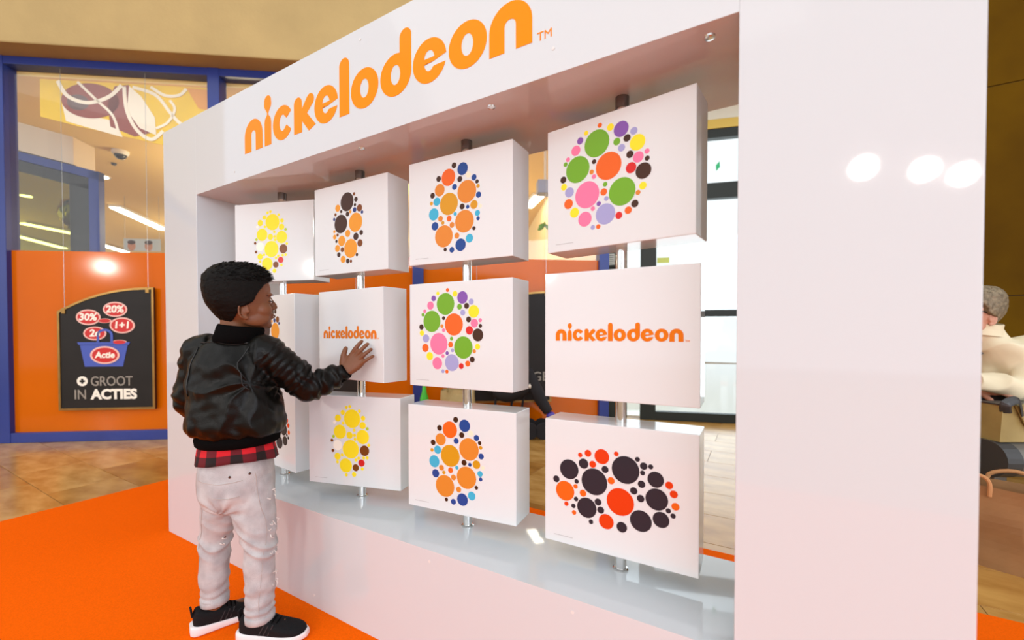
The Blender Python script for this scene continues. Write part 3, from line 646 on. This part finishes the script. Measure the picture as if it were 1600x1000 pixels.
# --- head in its own frame: ears at the origin, x forward, z up
SKULL = [(-.056, .060, .010, .014), (-.048, .073, -.018, .030), (-.034, .0765, -.042, .044), (-.018, .078, -.058, .053), (0, .078, -.070, .059), (.02, .078, -.080, .064), (.04, .079, -.087, .067),
         (.06, .083, -.091, .069), (.08, .084, -.093, .070), (.10, .081, -.092, .069), (.118, .073, -.086, .064), (.134, .056, -.072, .053), (.146, .030, -.048, .034), (.151, .006, -.020, .012)]
def skull_ring(z, f, b, w, seg=40, grow=0.0, fcut=None):
    r = []; cx = (f + b) / 2; A = (f - b) / 2 + grow
    for j in range(seg):
        a = 2 * pi * j / seg; c, s = cos(a), sin(a)
        x = cx + A * math.copysign(abs(c) ** 0.9, c); y = (w + grow) * math.copysign(abs(s) ** 0.9, s)
        if fcut is not None: x = min(x, fcut)
        r.append((x, y, z))
    return r
def head_shapes(ears=True):
    mb = MB(); mb.loft([skull_ring(*k) for k in SKULL])
    E = mb.ellipsoid
    mb.tube([(.076, 0, .052), (.084, 0, .036), (.0925, 0, .021)], [.0075, .008, .009], 12)          # bridge of the nose
    E((.091, 0, .017), (.0105, .0105, .009)); E((.083, .010, .012), (.009, .007, .0065)); E((.083, -.010, .012), (.009, .007, .0065))
    E((.078, 0, -.008), (.010, .018, .009)); E((.080, 0, -.0095), (.0075, .017, .0045)); E((.0775, 0, -.0195), (.0075, .015, .005)); E((.066, 0, -.043), (.014, .016, .013))
    for s in (1, -1):
        E((.050, .034 * s, .006), (.030, .026, .030)); E((.074, .027 * s, .058), (.011, .022, .007)); E((.068, .028 * s, .036), (.0125, .0135, .0125))
        E((.03, .045 * s, -.02), (.04, .012, .025))
        if ears:
            E((-.004, .063 * s, .004), (.010, .009, .019)); E((.001, .066 * s, -.017), (.006, .005, .008))
            pts = [(-.004 + .0135 * cos(R(a)) - .002, (.067 + .006 * (1 if 60 < a < 250 else .3)) * s, .006 + .024 * sin(R(a))) for a in range(-20, 281, 20)]
            mb.tube(pts, .0036, 8)
    mb.tube([(-.020, 0, .0), (-.028, 0, -.05), (-.036, 0, -.10)], [.043, .040, .043], 24)
    return mb
def hair_mesh(front_top=.1, seed=2, thick=0.011, tufts=300):
    def fcut(z):
        tab = [(-.048, -.056), (-.02, -.034), (.0, -.022), (.018, -.018), (.026, .010), (.040, .028), (.052, .030), (.066, .040), (.080, .052), (.092, .062), (.100, front_top), (.16, front_top)]
        for (a, x), (b, y) in zip(tab, tab[1:]):
            if z <= b: return x + (y - x) * max(0, (z - a)) / (b - a)
        return front_top
    rings = []
    def sk(z):
        for p, q in zip(SKULL, SKULL[1:]):
            if p[0] <= z <= q[0]:
                t = (z - p[0]) / (q[0] - p[0]); return tuple(a + (b - a) * t for a, b in zip(p, q))[1:]
        return SKULL[-1][1:]
    for i in range(34):
        z = -.046 + i * (.149 + .046) / 33
        g = .004 + thick * min(1, (z + .04) / .08)
        if z > .10: g = thick + .004
        zz = z if z < .10 else z + (z - .10) * .26
        rings.append([(x, y, zz) for x, y, _ in skull_ring(z, *sk(z), 44, g, fcut(z))])
    mb = MB(); mb.loft(rings); me = remesh(mb, .0030, 3)
    def fn(co, n):
        d = .0012 * noise.noise(Vector((co.x * 40, co.y * 110, co.z * 110 + 3))) + .0008 * noise.noise(Vector((co.x * 90, co.y * 300, co.z * 200)))
        if co.z > .105: d += .003 * noise.noise(Vector((co.x * 45, co.y * 90, co.z * 45))) + .001
        return d
    displace(me, fn)
    rnd = random.Random(seed); vs = [v for v in me.vertices if v.co.z > .100 and v.normal.z > -.3]
    mt = MB()
    for v in rnd.sample(vs, min(tufts, len(vs))):
        p = v.co - v.normal * .002; d = (Vector((.75, rnd.uniform(-.25, .25), .05)) + v.normal * rnd.uniform(.25, .7)).normalized(); l = rnd.uniform(.007, .015)
        mt.tube([p, p + d * l * .5, p + d * l + Vector((0, 0, -.002))], [.0017, .0012, .0003], 4)
    return me, mt
def join_mesh(me, mb, name, mm):
    o = len(me.vertices); v = [tuple(x.co) for x in me.vertices] + mb.v; f = [tuple(p.vertices) for p in me.polygons] + [tuple(i + o for i in q) for q in mb.f]
    n = bpy.data.meshes.new(name); n.from_pydata(v, [], f); n.materials.append(mm); n.polygons.foreach_set('use_smooth', [True] * len(f)); return n
def hand_shapes(k=1.0, curl=0.0):
    """right hand: wrist at the origin, x along the fingers, y to the thumb, z out of the back of the hand"""
    mb = MB(); rings = []
    for x, w, t, zc in ((-.012, .0185, .0135, .004), (.004, .0195, .0135, .003), (.020, .025, .0125, .001), (.040, .0295, .0115, 0), (.056, .0300, .0105, 0), (.064, .0285, .009, 0)):
        rings.append([(x, w * math.copysign(abs(cos(a)) ** .75, cos(a)), zc + t * math.copysign(abs(sin(a)) ** .85, sin(a))) for a in [2 * pi * j / 20 for j in range(20)]])
    mb.loft(rings)
    for y, l, r, an in ((.0215, .050, .0066, 6), (.0075, .056, .0068, 0), (-.0068, .051, .0064, -6), (-.0205, .040, .0057, -15)):
        d = Vector((cos(R(an)), sin(R(an)), 0)); p = Vector((.050, y, .001)); q = []
        for s, zz in ((0, .001), (.2, .003), (.45, .006 + curl), (.62, .0055 + curl), (.8, .003), (.93, .0005), (1.0, -.001)): q.append(p + d * ((l + .012) * s) + Vector((0, 0, zz)))
        mb.tube(q, [r * 1.05, r * 1.12, r * 1.08, r, r * .98, r * .92, r * .55], 12)
    q = [Vector(p) for p in ((.006, .012, 0), (.020, .026, .002), (.036, .038, .004), (.048, .045, .003), (.058, .050, .0015), (.063, .0525, 0))]
    mb.tube(q, [.011, .0105, .009, .0082, .0075, .0045], 12)
    mb.v = [(x * k, y * k, z * k) for x, y, z in mb.v]; return mb
def frame(o, x, z):
    x = Vector(x).normalized(); z = Vector(z); z = (z - x * z.dot(x)).normalized(); y = z.cross(x)
    m = Matrix((x, y, z)).transposed().to_4x4(); m.translation = Vector(o); return m
def limb(mb, pts, n=6, seg=20, mod=None):
    q = spline(pts, n); mb.tube([p[:3] for p in q], [p[3] for p in q], seg, mod=mod)

# =================== the boy (own frame: x to the photo's right, y away from the camera)
BOY, BA = Vector((1.0171, -0.1989, 0.0)), R(30.2)
BROT = Matrix.Rotation(-BA, 3, 'Z')
def toL(p): return BROT @ (Vector(p) - BOY)
def dirL(d): return BROT @ Vector(d)
HM = Matrix.Translation((0.015, 0.010, 1.010)) @ Matrix.Rotation(R(38), 4, 'Z') @ Matrix.Rotation(R(-4), 4, 'Y') @ Matrix.Scale(.95, 4)
wrist = toL((1.205, 0.047, 0.815)); HD = dirL((.067, .060, .100)).normalized(); HN = dirL((0.35, -.93, 0))
RS, RE = Vector((0.092, 0.0, 0.880)), Vector((0.188, 0.062, 0.775))
LS, LE, LW = Vector((-0.112, 0.008, 0.884)), Vector((-0.164, 0.022, 0.735)), Vector((-0.120, 0.115, 0.640))
bm_ = MB(); bm_.merge(head_shapes().xf(HM))
NB = HM @ Vector((-.03, 0, -.07))
limb(bm_, [(*(HM @ Vector((-.022, 0, -.03))), .038), (*NB, .035), (-0.002, 0.004, .90, .042), (-0.005, 0, .83, .078), (0, 0, .70, .080), (0, 0, .56, .072), (0, 0, .47, .072)], 4, 20)
limb(bm_, [(0.0, 0, .87, .045), (*RS, .040), (*(RS * .5 + RE * .5), .033), (*RE, .028), (*(RE * .5 + wrist * .5), .025), (*wrist, .0175)], 5, 16)
limb(bm_, [(0.0, 0, .87, .045), (*LS, .040), (*LE, .028), (*LW, .0175)], 5, 16)
bm_.merge(hand_shapes(1.08).xf(frame(wrist, HD, HN)))
lh = hand_shapes(.95, .004); lh.v = [(x, -y, z) for x, y, z in lh.v]; lh.xf(frame(LW, (.55, .45, -.55), (-.6, .3, .2))); bm_.merge(lh)
RH, RK, RA = (0.045, 0.0, .455), (.068, -.012, .285), (.0726, -.018, .085)
LH, LK, LA = (-.055, 0.025, .455), (-.0975, .03, .265), (-.103, .035, .085)
limb(bm_, [(*RH, .052), (*RK, .036), (*RA, .027), (.074, -.018, .04, .027), (.15, -.008, .035, .022)], 5, 16)
limb(bm_, [(*LH, .052), (*LK, .036), (*LA, .027), (-.102, .038, .04, .027), (-.045, .10, .035, .022)], 5, 16)
me = remesh(bm_, .0030, 4); me.materials.append(M_skin)
boy = link('person', me, None, BOY, BA)
tag(boy, 'boy in black leather jacket and pale jeans touching a white block', 'person')
# face details
HL = lambda p: HM @ Vector(p)
for s in (-1, 1):
    part('eye', MB().ellipsoid(HL((.0735, .028 * s, .0365)), (.0085, .0085, .0085), 14, 10), M_eye, boy, smooth=True)
    part('eyelash', MB().tube([HL(p) for p in ((.070, .041 * s, .036), (.0785, .036 * s, .0355), (.0845, .028 * s, .034), (.0815, .018 * s, .0345))], [.0010, .0018, .0020, .0010], 8), M_lash, boy)
    part('eyebrow', MB().tube([HL(p) for p in ((.066, .046 * s, .055), (.080, .034 * s, .060), (.0875, .018 * s, .0575))], [.0012, .0026, .0018], 8), M_lash, boy)
part('lips', MB().ellipsoid(HL((.0835, 0, -.0105)), (.0045, .0145, .0028), 14, 8).ellipsoid(HL((.0815, 0, -.0175)), (.0045, .013, .0032), 14, 8), M_lip, boy, smooth=True)
hm, ht = hair_mesh(.083, 2, .010, 1100); hm = join_mesh(hm, ht, 'hair', M_hair); hm.transform(HM); link('hair', hm, boy)

# jacket: torso and sleeves melted into one shell
def ell(cx, cy, z, rx, ry, seg=36, p=.86, tilt=0.0):
    return [(cx + rx * math.copysign(abs(cos(a)) ** p, cos(a)), cy + ry * math.copysign(abs(sin(a)) ** p, sin(a)), z + tilt * cos(a)) for a in [2 * pi * j / seg for j in range(seg)]]
J = MB()
TOR = [(.636, .000, .0, .120, .092), (.648, .002, -.003, .132, .104), (.674, .002, -.006, .136, .108), (.72, .0, -.006, .132, .106), (.78, -.006, -.004, .126, .100), (.83, -.010, .0, .124, .094), (.87, -.012, .002, .118, .084), (.90, -.010, .004, .098, .070), (.925, -.004, .006, .068, .058), (.945, .002, .008, .050, .048)]
TOR = spline([t for t in TOR], 3)
J.loft([ell(cx, cy, z, rx, ry) for z, cx, cy, rx, ry in TOR])
def quilt(t, a):
    return 1 + (.055 * abs(sin(t * pi * 8.5)) - .03 if .10 < t < .78 else 0)
E0 = RS + Vector((-.035, 0, .004))
limb(J, [(*E0, .052), (*RS, .060), (*(RS * .55 + RE * .45 + Vector((0, 0, .004))), .054), (*(RE + Vector((0, 0, -.002))), .046), (*(RE * .5 + wrist * .5 + Vector((0, 0, -.004))), .040), (*(RE * .15 + wrist * .85), .034), (*(wrist - HD * .008 + (wrist - RE).normalized() * -.012), .029)], 12, 28, quilt)
limb(J, [(*(LS + Vector((.04, 0, .010))), .054), (*LS, .055), (*(LS * .5 + LE * .5), .048), (*LE, .045), (*(LE * .4 + LW * .6), .042), (*LW, .033)], 10, 24)
jm = remesh(J, .0036, 5)
A0 = Vector((.085, -.09, .80))
def jfold(co, n):
    d = 0.0
    tors = max(0.0, 1 - max(0, abs(co.x) - .10) / .05)
    dx, dz = co.x - A0.x, co.z - A0.z; rr = math.hypot(dx, dz); ph = math.atan2(dz, -dx)
    k = noise.noise(Vector((rr * 9, ph * 1.2, 1.7)))
    if n.y < .35:
        w = min(1, rr / .05) * max(0, 1 - rr / .30) * tors
        d += w * .0085 * (1 - 2 * abs(sin(ph * 3.6 + k * 1.8 + rr * 4)))
    d += .0055 * noise.noise(co * 16) + .003 * noise.noise(co * 38)
    low = max(0, 1 - abs(co.z - .66) / .05) * tors
    d += low * .004 * sin(co.x * 70 + 6 * noise.noise(co * 12))
    if co.x > .12 and co.z < .86:                                     # wrinkled forearm
        s = (co - RE).dot((wrist - RE).normalized())
        d += .0035 * sin(s * 150 + 4 * noise.noise(co * 25)) * (1 if s > -.02 else .3)
    ax = (RE - RS); u = (co - RS).dot(ax.normalized()); off = (co - RS - ax.normalized() * u).length
    if co.x > .085 and -.01 < u < .135 and off < .085 and n.y < .6:      # quilted panels of the upper sleeve
        d += .0042 * (abs(sin(u * pi / .021)) - .6) * min(1, (co.x - .085) / .02)
    if co.x < -.14: d += .002 * sin(co.z * 110 + 5 * noise.noise(co * 20))
    return d
displace(jm, jfold); jm.materials.append(M_leather); jk = link('jacket', jm, boy)
def ribbed(path, rad, n=60, amp=.0013, seg=None, squash=1.0):
    mb = MB(); mb.tube(path, rad, n * 2, mod=lambda t, a: 1 + amp / .04 * (1 if int(a / (2 * pi) * n * 2 + .5) % 2 else 0), squash=squash); return mb
def ribring(levels, n=70, amp=.0014):
    mb = MB(); seg = n * 2; rings = []
    for z, cx, cy, rx, ry, tilt in levels:
        rings.append([(cx + (rx + (amp if j % 2 else 0)) * cos(2 * pi * j / seg), cy + (ry + (amp if j % 2 else 0)) * sin(2 * pi * j / seg), z + tilt * cos(2 * pi * j / seg)) for j in range(seg)])
    return mb.loft(rings)
part('waistband', ribring([(.607, .002, 0, .110, .090, .004), (.613, .002, 0, .117, .096, .004), (.630, .002, 0, .120, .098, .004), (.646, .002, 0, .116, .093, .003)], 90), M_rib, jk, smooth=True)
part('collar', ribring([(.920, .000, .004, .072, .066, -.004), (.942, .006, .004, .066, .062, -.005), (.964, .011, .004, .0635, .060, -.006), (.972, .012, .004, .060, .056, -.006), (.960, .011, .004, .053, .050, -.006), (.930, .008, .004, .048, .046, -.006)], 56), M_rib, jk, smooth=True)
fd = (wrist - RE).normalized()
part('cuff', ribbed([wrist - fd * .040, wrist - fd * .034, wrist - fd * .012, wrist + fd * .002 + HD * .006, wrist + fd * .002 + HD * .008], [.027, .0295, .028, .0255, .022], 40), M_rib, jk, smooth=True)
ld = (LW - LE).normalized()
part('cuff', ribbed([LW - ld * .02, LW + ld * .018, LW + ld * .02], [.031, .027, .022], 40), M_rib, jk, smooth=True)
# shoulder seam of the quilted sleeve
def on_surface(me, p, off=.0012):
    best = min(me.vertices, key=lambda v: (v.co - Vector(p)).length_squared); return best.co + best.normal * off
M_seam = mat('leather_seam', srgb(18, 16, 15), 0.4)
def seam(pts, r, n=5):
    q = [on_surface(jm, p) for p in spline(pts, n)]; q = [sum((q[max(0, min(len(q) - 1, i + k))] for k in (-1, 0, 1)), Vector()) / 3 for i in range(len(q))]
    part('seam', MB().tube(q, r, 6), M_seam, jk, smooth=True)
seam([(.055, -.07, .92), (.072, -.10, .87), (.075, -.11, .82), (.10, -.10, .785)], .0018)
seam([(-.085, -.06, .915), (-.10, -.09, .87), (-.10, -.10, .82), (-.105, -.10, .76)], .0016)
seam([(-.085, -.05, .925), (-.03, -.07, .932), (.03, -.07, .932), (.058, -.05, .925)], .0014)

# plaid shirt hem
sh = MB(); seg = 72; rings = []
for k in range(7):
    z = .640 - k * .0125
    rings.append([((.098 + .003 * k + .0035 * sin(9 * a + k * .4)) * cos(a) - .004, (.086 + .0018 * k + .0035 * sin(7 * a + 1)) * sin(a) + .004, z - .006 * (k / 6) * (1 + sin(a * 2 + .6)) + .004 * cos(a)) for a in [2 * pi * j / seg for j in range(seg)]])
sh.loft(rings, cap=False)
sm = sh.mesh('shirt', plaid_mat(), smooth=True); uv = sm.uv_layers.new(name='UVMap')
for pl in sm.polygons:
    for li in pl.loop_indices:
        vi = sm.loops[li].vertex_index; j, k = vi % seg, vi // seg
        js = [sm.loops[q].vertex_index % seg for q in pl.loop_indices]
        if max(js) - min(js) > 2 and j < 2: j += seg
        uv.data[li].uv = (j / seg, k / 6)
so = link('shirt', sm, boy); mdf = so.modifiers.new('t', 'SOLIDIFY'); mdf.thickness = .003

# jeans
JE = MB()
JE.loft([ell(cx, cy, z, rx, ry) for z, cx, cy, rx, ry in spline([(.600, -.004, .004, .092, .080), (.555, -.005, .004, .099, .088), (.50, -.007, .004, .103, .092), (.455, -.008, .006, .103, .090), (.42, -.008, .008, .094, .078), (.405, -.008, .01, .075, .06)], 3)])
limb(JE, [(.040, 0, .50, .060), (.045, -.002, .45, .0625), (.055, -.006, .38, .058), (.066, -.010, .315, .0485), (.070, -.012, .27, .0455), (.072, -.015, .19, .0425), (.073, -.017, .12, .0405), (.0735, -.018, .088, .0405), (.0735, -.018, .066, .0375)], 5, 24)
limb(JE, [(-.055, .02, .50, .060), (-.060, .022, .45, .0605), (-.076, .026, .38, .055), (-.092, .030, .315, .0475), (-.098, .031, .26, .0445), (-.102, .034, .19, .041), (-.103, .035, .12, .0385), (-.104, .036, .100, .0395), (-.104, .036, .084, .0365)], 5, 24)
jn = remesh(JE, .0042, 3)
def nfold(co, n):
    d = .0022 * noise.noise(co * 30) + .0035 * noise.noise(co * 14)
    leg = 1 if co.z < .42 else 0
    knee = max(0, 1 - abs(co.z - .29) / .10); d += knee * .0042 * (1 - 2 * abs(sin(co.z * 62 + co.x * 22 + 3.2 * noise.noise(co * 13))))
    sh_ = max(0, 1 - abs(co.z - .16) / .07); d += sh_ * .0022 * sin(co.z * 120 + 4 * noise.noise(co * 16))
    ank = max(0, 1 - abs(co.z - .10) / .03); d += ank * .003 * sin(co.z * 260 + 2 * noise.noise(co * 20))
    cr = max(0, 1 - (co - Vector((-.01, -.07, .41))).length / .10); ph = math.atan2(co.z - .41, co.x + .01)
    d += cr * .005 * sin(ph * 9 + 3 * noise.noise(co * 10)); return d
displace(jn, nfold); jn.materials.append(M_jean); jo = link('jeans', jn, boy)
def jline(name, pts, r, mm, n=6, off=.0006):
    q = [on_surface(jn, p, off) for p in spline(pts, n)]; q = [sum((q[max(0, min(len(q) - 1, i + k))] for k in (-1, 0, 1)), Vector()) / 3 for i in range(len(q))]
    part(name, MB().tube(q, r, 6), mm, jo, smooth=True)
jline('pocket_stitch', [(-.02, -.09, .466), (.02, -.09, .464), (.055, -.08, .466)], .0011, M_stitch)
jline('side_seam', [(-.085, -.05, .53), (-.095, -.05, .46), (-.11, -.03, .36), (-.125, .0, .26), (-.13, .01, .14)], .0008, M_stitch, 10)
jline('side_seam', [(.085, -.05, .53), (.095, -.05, .45), (.10, -.03, .36), (.095, -.04, .26), (.09, -.05, .14), (.09, -.05, .09)], .0008, M_stitch, 10)
jline('yoke_stitch', [(-.07, -.07, .515), (0, -.09, .507), (.06, -.07, .515)], .0010, M_stitch)
for p in ((.030, -.09, .529), (.072, -.06, .531)):
    q = on_surface(jn, p, .001); part('rivet', MB().ellipsoid(q, (.0035, .0035, .0035), 10, 8), M_rivet, jo)
rnd = random.Random(5); fr = MB()
for zc, xc, sgn in ((.45, .095, 1), (.36, .10, 1), (.335, .10, 1), (.275, .105, 1), (.20, .10, 1), (.18, .10, 1), (.30, -.045, 1)):
    for k in range(4):
        q = on_surface(jn, (xc + rnd.uniform(-.006, .006), rnd.uniform(-.03, .01), zc + rnd.uniform(-.012, .012)), 0)
        fr.tube([q, q + Vector((rnd.uniform(.004, .010), rnd.uniform(-.006, .002), rnd.uniform(-.008, .006))), q + Vector((rnd.uniform(.003, .012), rnd.uniform(-.008, .004), rnd.uniform(-.016, .008)))], [.0016, .0014, .0005], 5)
part('torn_threads', fr, mat('frayed_threads', srgb(226, 220, 214), .9), jo)
for cx, cy, z, r in ((.0735, -.018, .080, .0415), (-.104, .036, .097, .0395)):
    part('hem', MB().tube([(cx, cy, z - .016), (cx, cy, z - .014), (cx, cy, z + .004), (cx, cy, z + .006)], [r - .003, r, r + .0005, r - .002], 32), M_jean, jo, smooth=True)

# shoes: built along +x, heel at the origin
def shoe(o, ang, k=1.0):
    t = link('shoe', None, boy, o, R(ang)); t.scale = (k, k, k)
    def rg(x, w, z0, z1, p=.7): return [(x, w * math.copysign(abs(cos(a)) ** p, cos(a)), (z0 + z1) / 2 + (z1 - z0) / 2 * math.copysign(abs(sin(a)) ** p, sin(a))) for a in [2 * pi * j / 28 for j in range(28)]]
    up = [(-.004, .016, .018, .070), (.006, .027, .014, .084), (.03, .0315, .012, .076), (.055, .032, .012, .074), (.08, .033, .012, .072), (.105, .035, .012, .060), (.135, .0365, .012, .050), (.165, .034, .012, .043), (.185, .026, .012, .036), (.196, .012, .014, .028)]
    u = MB(); u.loft([rg(*k) for k in spline(up, 3)]); um = remesh(u, .0032, 3); um.materials.append(M_shoe); link('upper', um, t)
    so_ = [(-.012, .020, .004, .034), (.0, .031, .0, .036), (.03, .0345, .0, .034), (.08, .034, .0, .028), (.12, .038, .0, .025), (.16, .037, .0, .024), (.188, .028, .002, .024), (.203, .012, .006, .022)]
    s_ = MB(); s_.loft([rg(x, w, a, b, .45) for x, w, a, b in spline(so_, 3)]); part('sole', s_, M_sole, t, smooth=True, angle=1.0)
    for x in (.088, .100, .112): part('lace', MB().tube(spline([(x, -.022, .064 - (x - .088) * .5), (x + .002, 0, .0735 - (x - .088) * .62), (x, .022, .064 - (x - .088) * .5)], 4), .0022, 6), M_rib, t, smooth=True)
    for i in range(3): part('side_stripe', MB().bar((.066 + i * .014, -.0325, .030), (.080 + i * .014, -.029, .058), .006, .003), mat('dark_grey_stripe', srgb(44, 44, 46), .6), t)
    part('heel_tab', MB().bar((-.006, 0, .060), (-.010, 0, .092), .020, .006), M_shoe, t, .002)
    return t
shoe((.022, -.020, CZ), 2, .97)
shoe((-.142, -.002, CZ), 42, .95)

# =================== the seated woman, half hidden by the display wall
WO, WA = Vector((3.60, 2.18, 0.0)), R(0)
WM = Matrix.Translation((3.345, 2.075, 1.005)) @ Matrix.Rotation(R(212), 4, 'Z') @ Matrix.Scale(1.06, 4)
wb = MB(); wb.merge(head_shapes().xf(WM))
limb(wb, [(*(WM @ Vector((-.02, 0, -.03))), .045), (*(WM @ Vector((-.03, 0, -.09))), .045), (3.45, 2.15, .86, .045), (3.51, 2.19, .75, .12), (3.53, 2.20, .56, .13)], 4, 20)
WS, WE, WW = Vector((3.555, 2.10, .865)), Vector((3.50, 1.99, .685)), Vector((3.32, 1.96, .715))
limb(wb, [(*WS, .045), (*WE, .038), (*WW, .026)], 5, 16)
WS2, WE2, WW2 = Vector((3.42, 2.30, .865)), Vector((3.32, 2.26, .69)), Vector((3.36, 2.07, .68))
limb(wb, [(*WS2, .045), (*WE2, .038), (*WW2, .026)], 5, 16)
h = hand_shapes(1.35, .005); h.xf(frame(WW, (-.75, .45, .05), (-.3, -.9, .3))); wb.merge(h)
h = hand_shapes(1.35, .005); h.v = [(x, -y, z) for x, y, z in h.v]; h.xf(frame(WW2, (.5, -.6, .0), (-.5, -.5, .5))); wb.merge(h)
for dy in (0.0, .16):
    limb(wb, [(3.53 - dy * .3, 2.13 + dy, .55, .075), (3.02 - dy * .3, 1.97 + dy, .555, .06), (2.96 - dy * .3, 1.95 + dy, .30, .05), (2.96 - dy * .3, 1.95 + dy, .06, .04), (2.84 - dy * .3, 1.91 + dy, .04, .035)], 5, 16)
wm = remesh(wb, .0042, 3); wm.materials.append(mat('pale_skin', srgb(206, 150, 124), .5, spec=.3)); wo = link('person', wm)
tag(wo, 'seated woman with short grey hair, glasses and cream jacket at right edge', 'person')
hm2, ht2 = hair_mesh(.088, 6, .016, 160); M_gh = mat('grey_hair', srgb(150, 134, 106), .55, vary=.4, vscale=60, col2=srgb(104, 90, 68), bump=.4, bscale=150)
hm2 = join_mesh(hm2, ht2, 'hair', M_gh); hm2.transform(WM); link('hair', hm2, wo)
M_spec = mat('dark_glasses_frame', (.01, .01, .012), .3); WL = lambda p: WM @ Vector(p)
gl = link('glasses', None, wo)
for s in (-1, 1):
    part('temple', MB().tube([WL((.086, .055 * s, .042)), WL((.04, .068 * s, .042)), WL((-.005, .072 * s, .030))], .0028, 8), M_spec, gl)
    part('rim', MB().tube([WL((.092, .028 * s + .023 * cos(a), .036 + .017 * sin(a))) for a in [2 * pi * i / 20 for i in range(21)]], .0022, 6), M_spec, gl)
    part('lens', MB().loft([[WL((.0915 + q, .028 * s + .022 * cos(a), .036 + .016 * sin(a))) for a in [2 * pi * i / 20 for i in range(20)]] for q in (0, .001)]), M_dglass, gl)
WJ = MB()
def wr_(z, cx, cy, rx, ry): 
    a0 = R(33); return [(cx + rx * cos(a) * cos(a0) - ry * sin(a) * sin(a0), cy + rx * cos(a) * sin(a0) + ry * sin(a) * cos(a0), z) for a in [2 * pi * j / 32 for j in range(32)]]
WJ.loft([wr_(*q) for q in spline([(.50, 3.535, 2.20, .150, .185), (.60, 3.53, 2.20, .148, .18), (.72, 3.52, 2.20, .145, .175), (.82, 3.475, 2.17, .137, .170), (.87, 3.44, 2.145, .120, .140), (.905, 3.41, 2.125, .097, .112), (.945, 3.385, 2.105, .072, .076), (.972, 3.372, 2.095, .068, .070)], 3)])
limb(WJ, [(3.50, 2.16, .86, .07), (*WS, .070), (*((WS + WE) / 2), .063), (*WE, .058), (*((WE + WW) / 2), .052), (*WW, .040)], 8, 24)
limb(WJ, [(3.47, 2.22, .86, .07), (*WS2, .070), (*WE2, .058), (*WW2, .040)], 8, 24)
wj = remesh(WJ, .006, 5)
displace(wj, lambda co, n: .008 * noise.noise(co * 13) + .0085 * (1 - 2 * abs(sin(11 * (co.x - co.z) + 3.5 * noise.noise(co * 8)))) * .8)
wj.materials.append(mat('cream_cotton', srgb(236, 222, 188), .85, vary=.06, vscale=10)); wjo = link('jacket', wj, wo)
cr = []
for z, r_, g in ((.935, .080, 0), (.965, .076, .002), (.988, .078, .004), (.990, .073, .004), (.965, .068, .002)):
    cr.append([(3.372 + g + r_ * cos(a), 2.096 + g + r_ * sin(a), z + .006 * sin(a * 2)) for a in [R(238) + R(352) * j / 40 for j in range(41)]])
cm = MB()
for i in range(4):
    o_ = len(cm.v); cm.add(cr[i] + cr[i + 1], [(j, j + 1, 41 + j + 1, 41 + j) for j in range(40)])
part('collar', cm, wj.materials[0], wjo, smooth=True)
M_btn = mat('dark_button', (.02, .018, .016), .4)
for z in (.905, .835):
    q = on_surface(wj, (3.36, 2.06, z), .002); part('button', MB().ellipsoid(q, (.008, .008, .008), 10, 8), M_btn, wjo)
trm = MB()
for dy in (0.0, .16):
    limb(trm, [(3.53 - dy * .3, 2.13 + dy, .57, .09), (3.02 - dy * .3, 1.97 + dy, .56, .072), (2.96 - dy * .3, 1.95 + dy, .30, .06), (2.96 - dy * .3, 1.95 + dy, .09, .052)], 5, 18)
tr_ = remesh(trm, .008, 3); tr_.materials.append(mat('dark_trousers', srgb(40, 36, 38), .8)); link('trousers', tr_, wo)
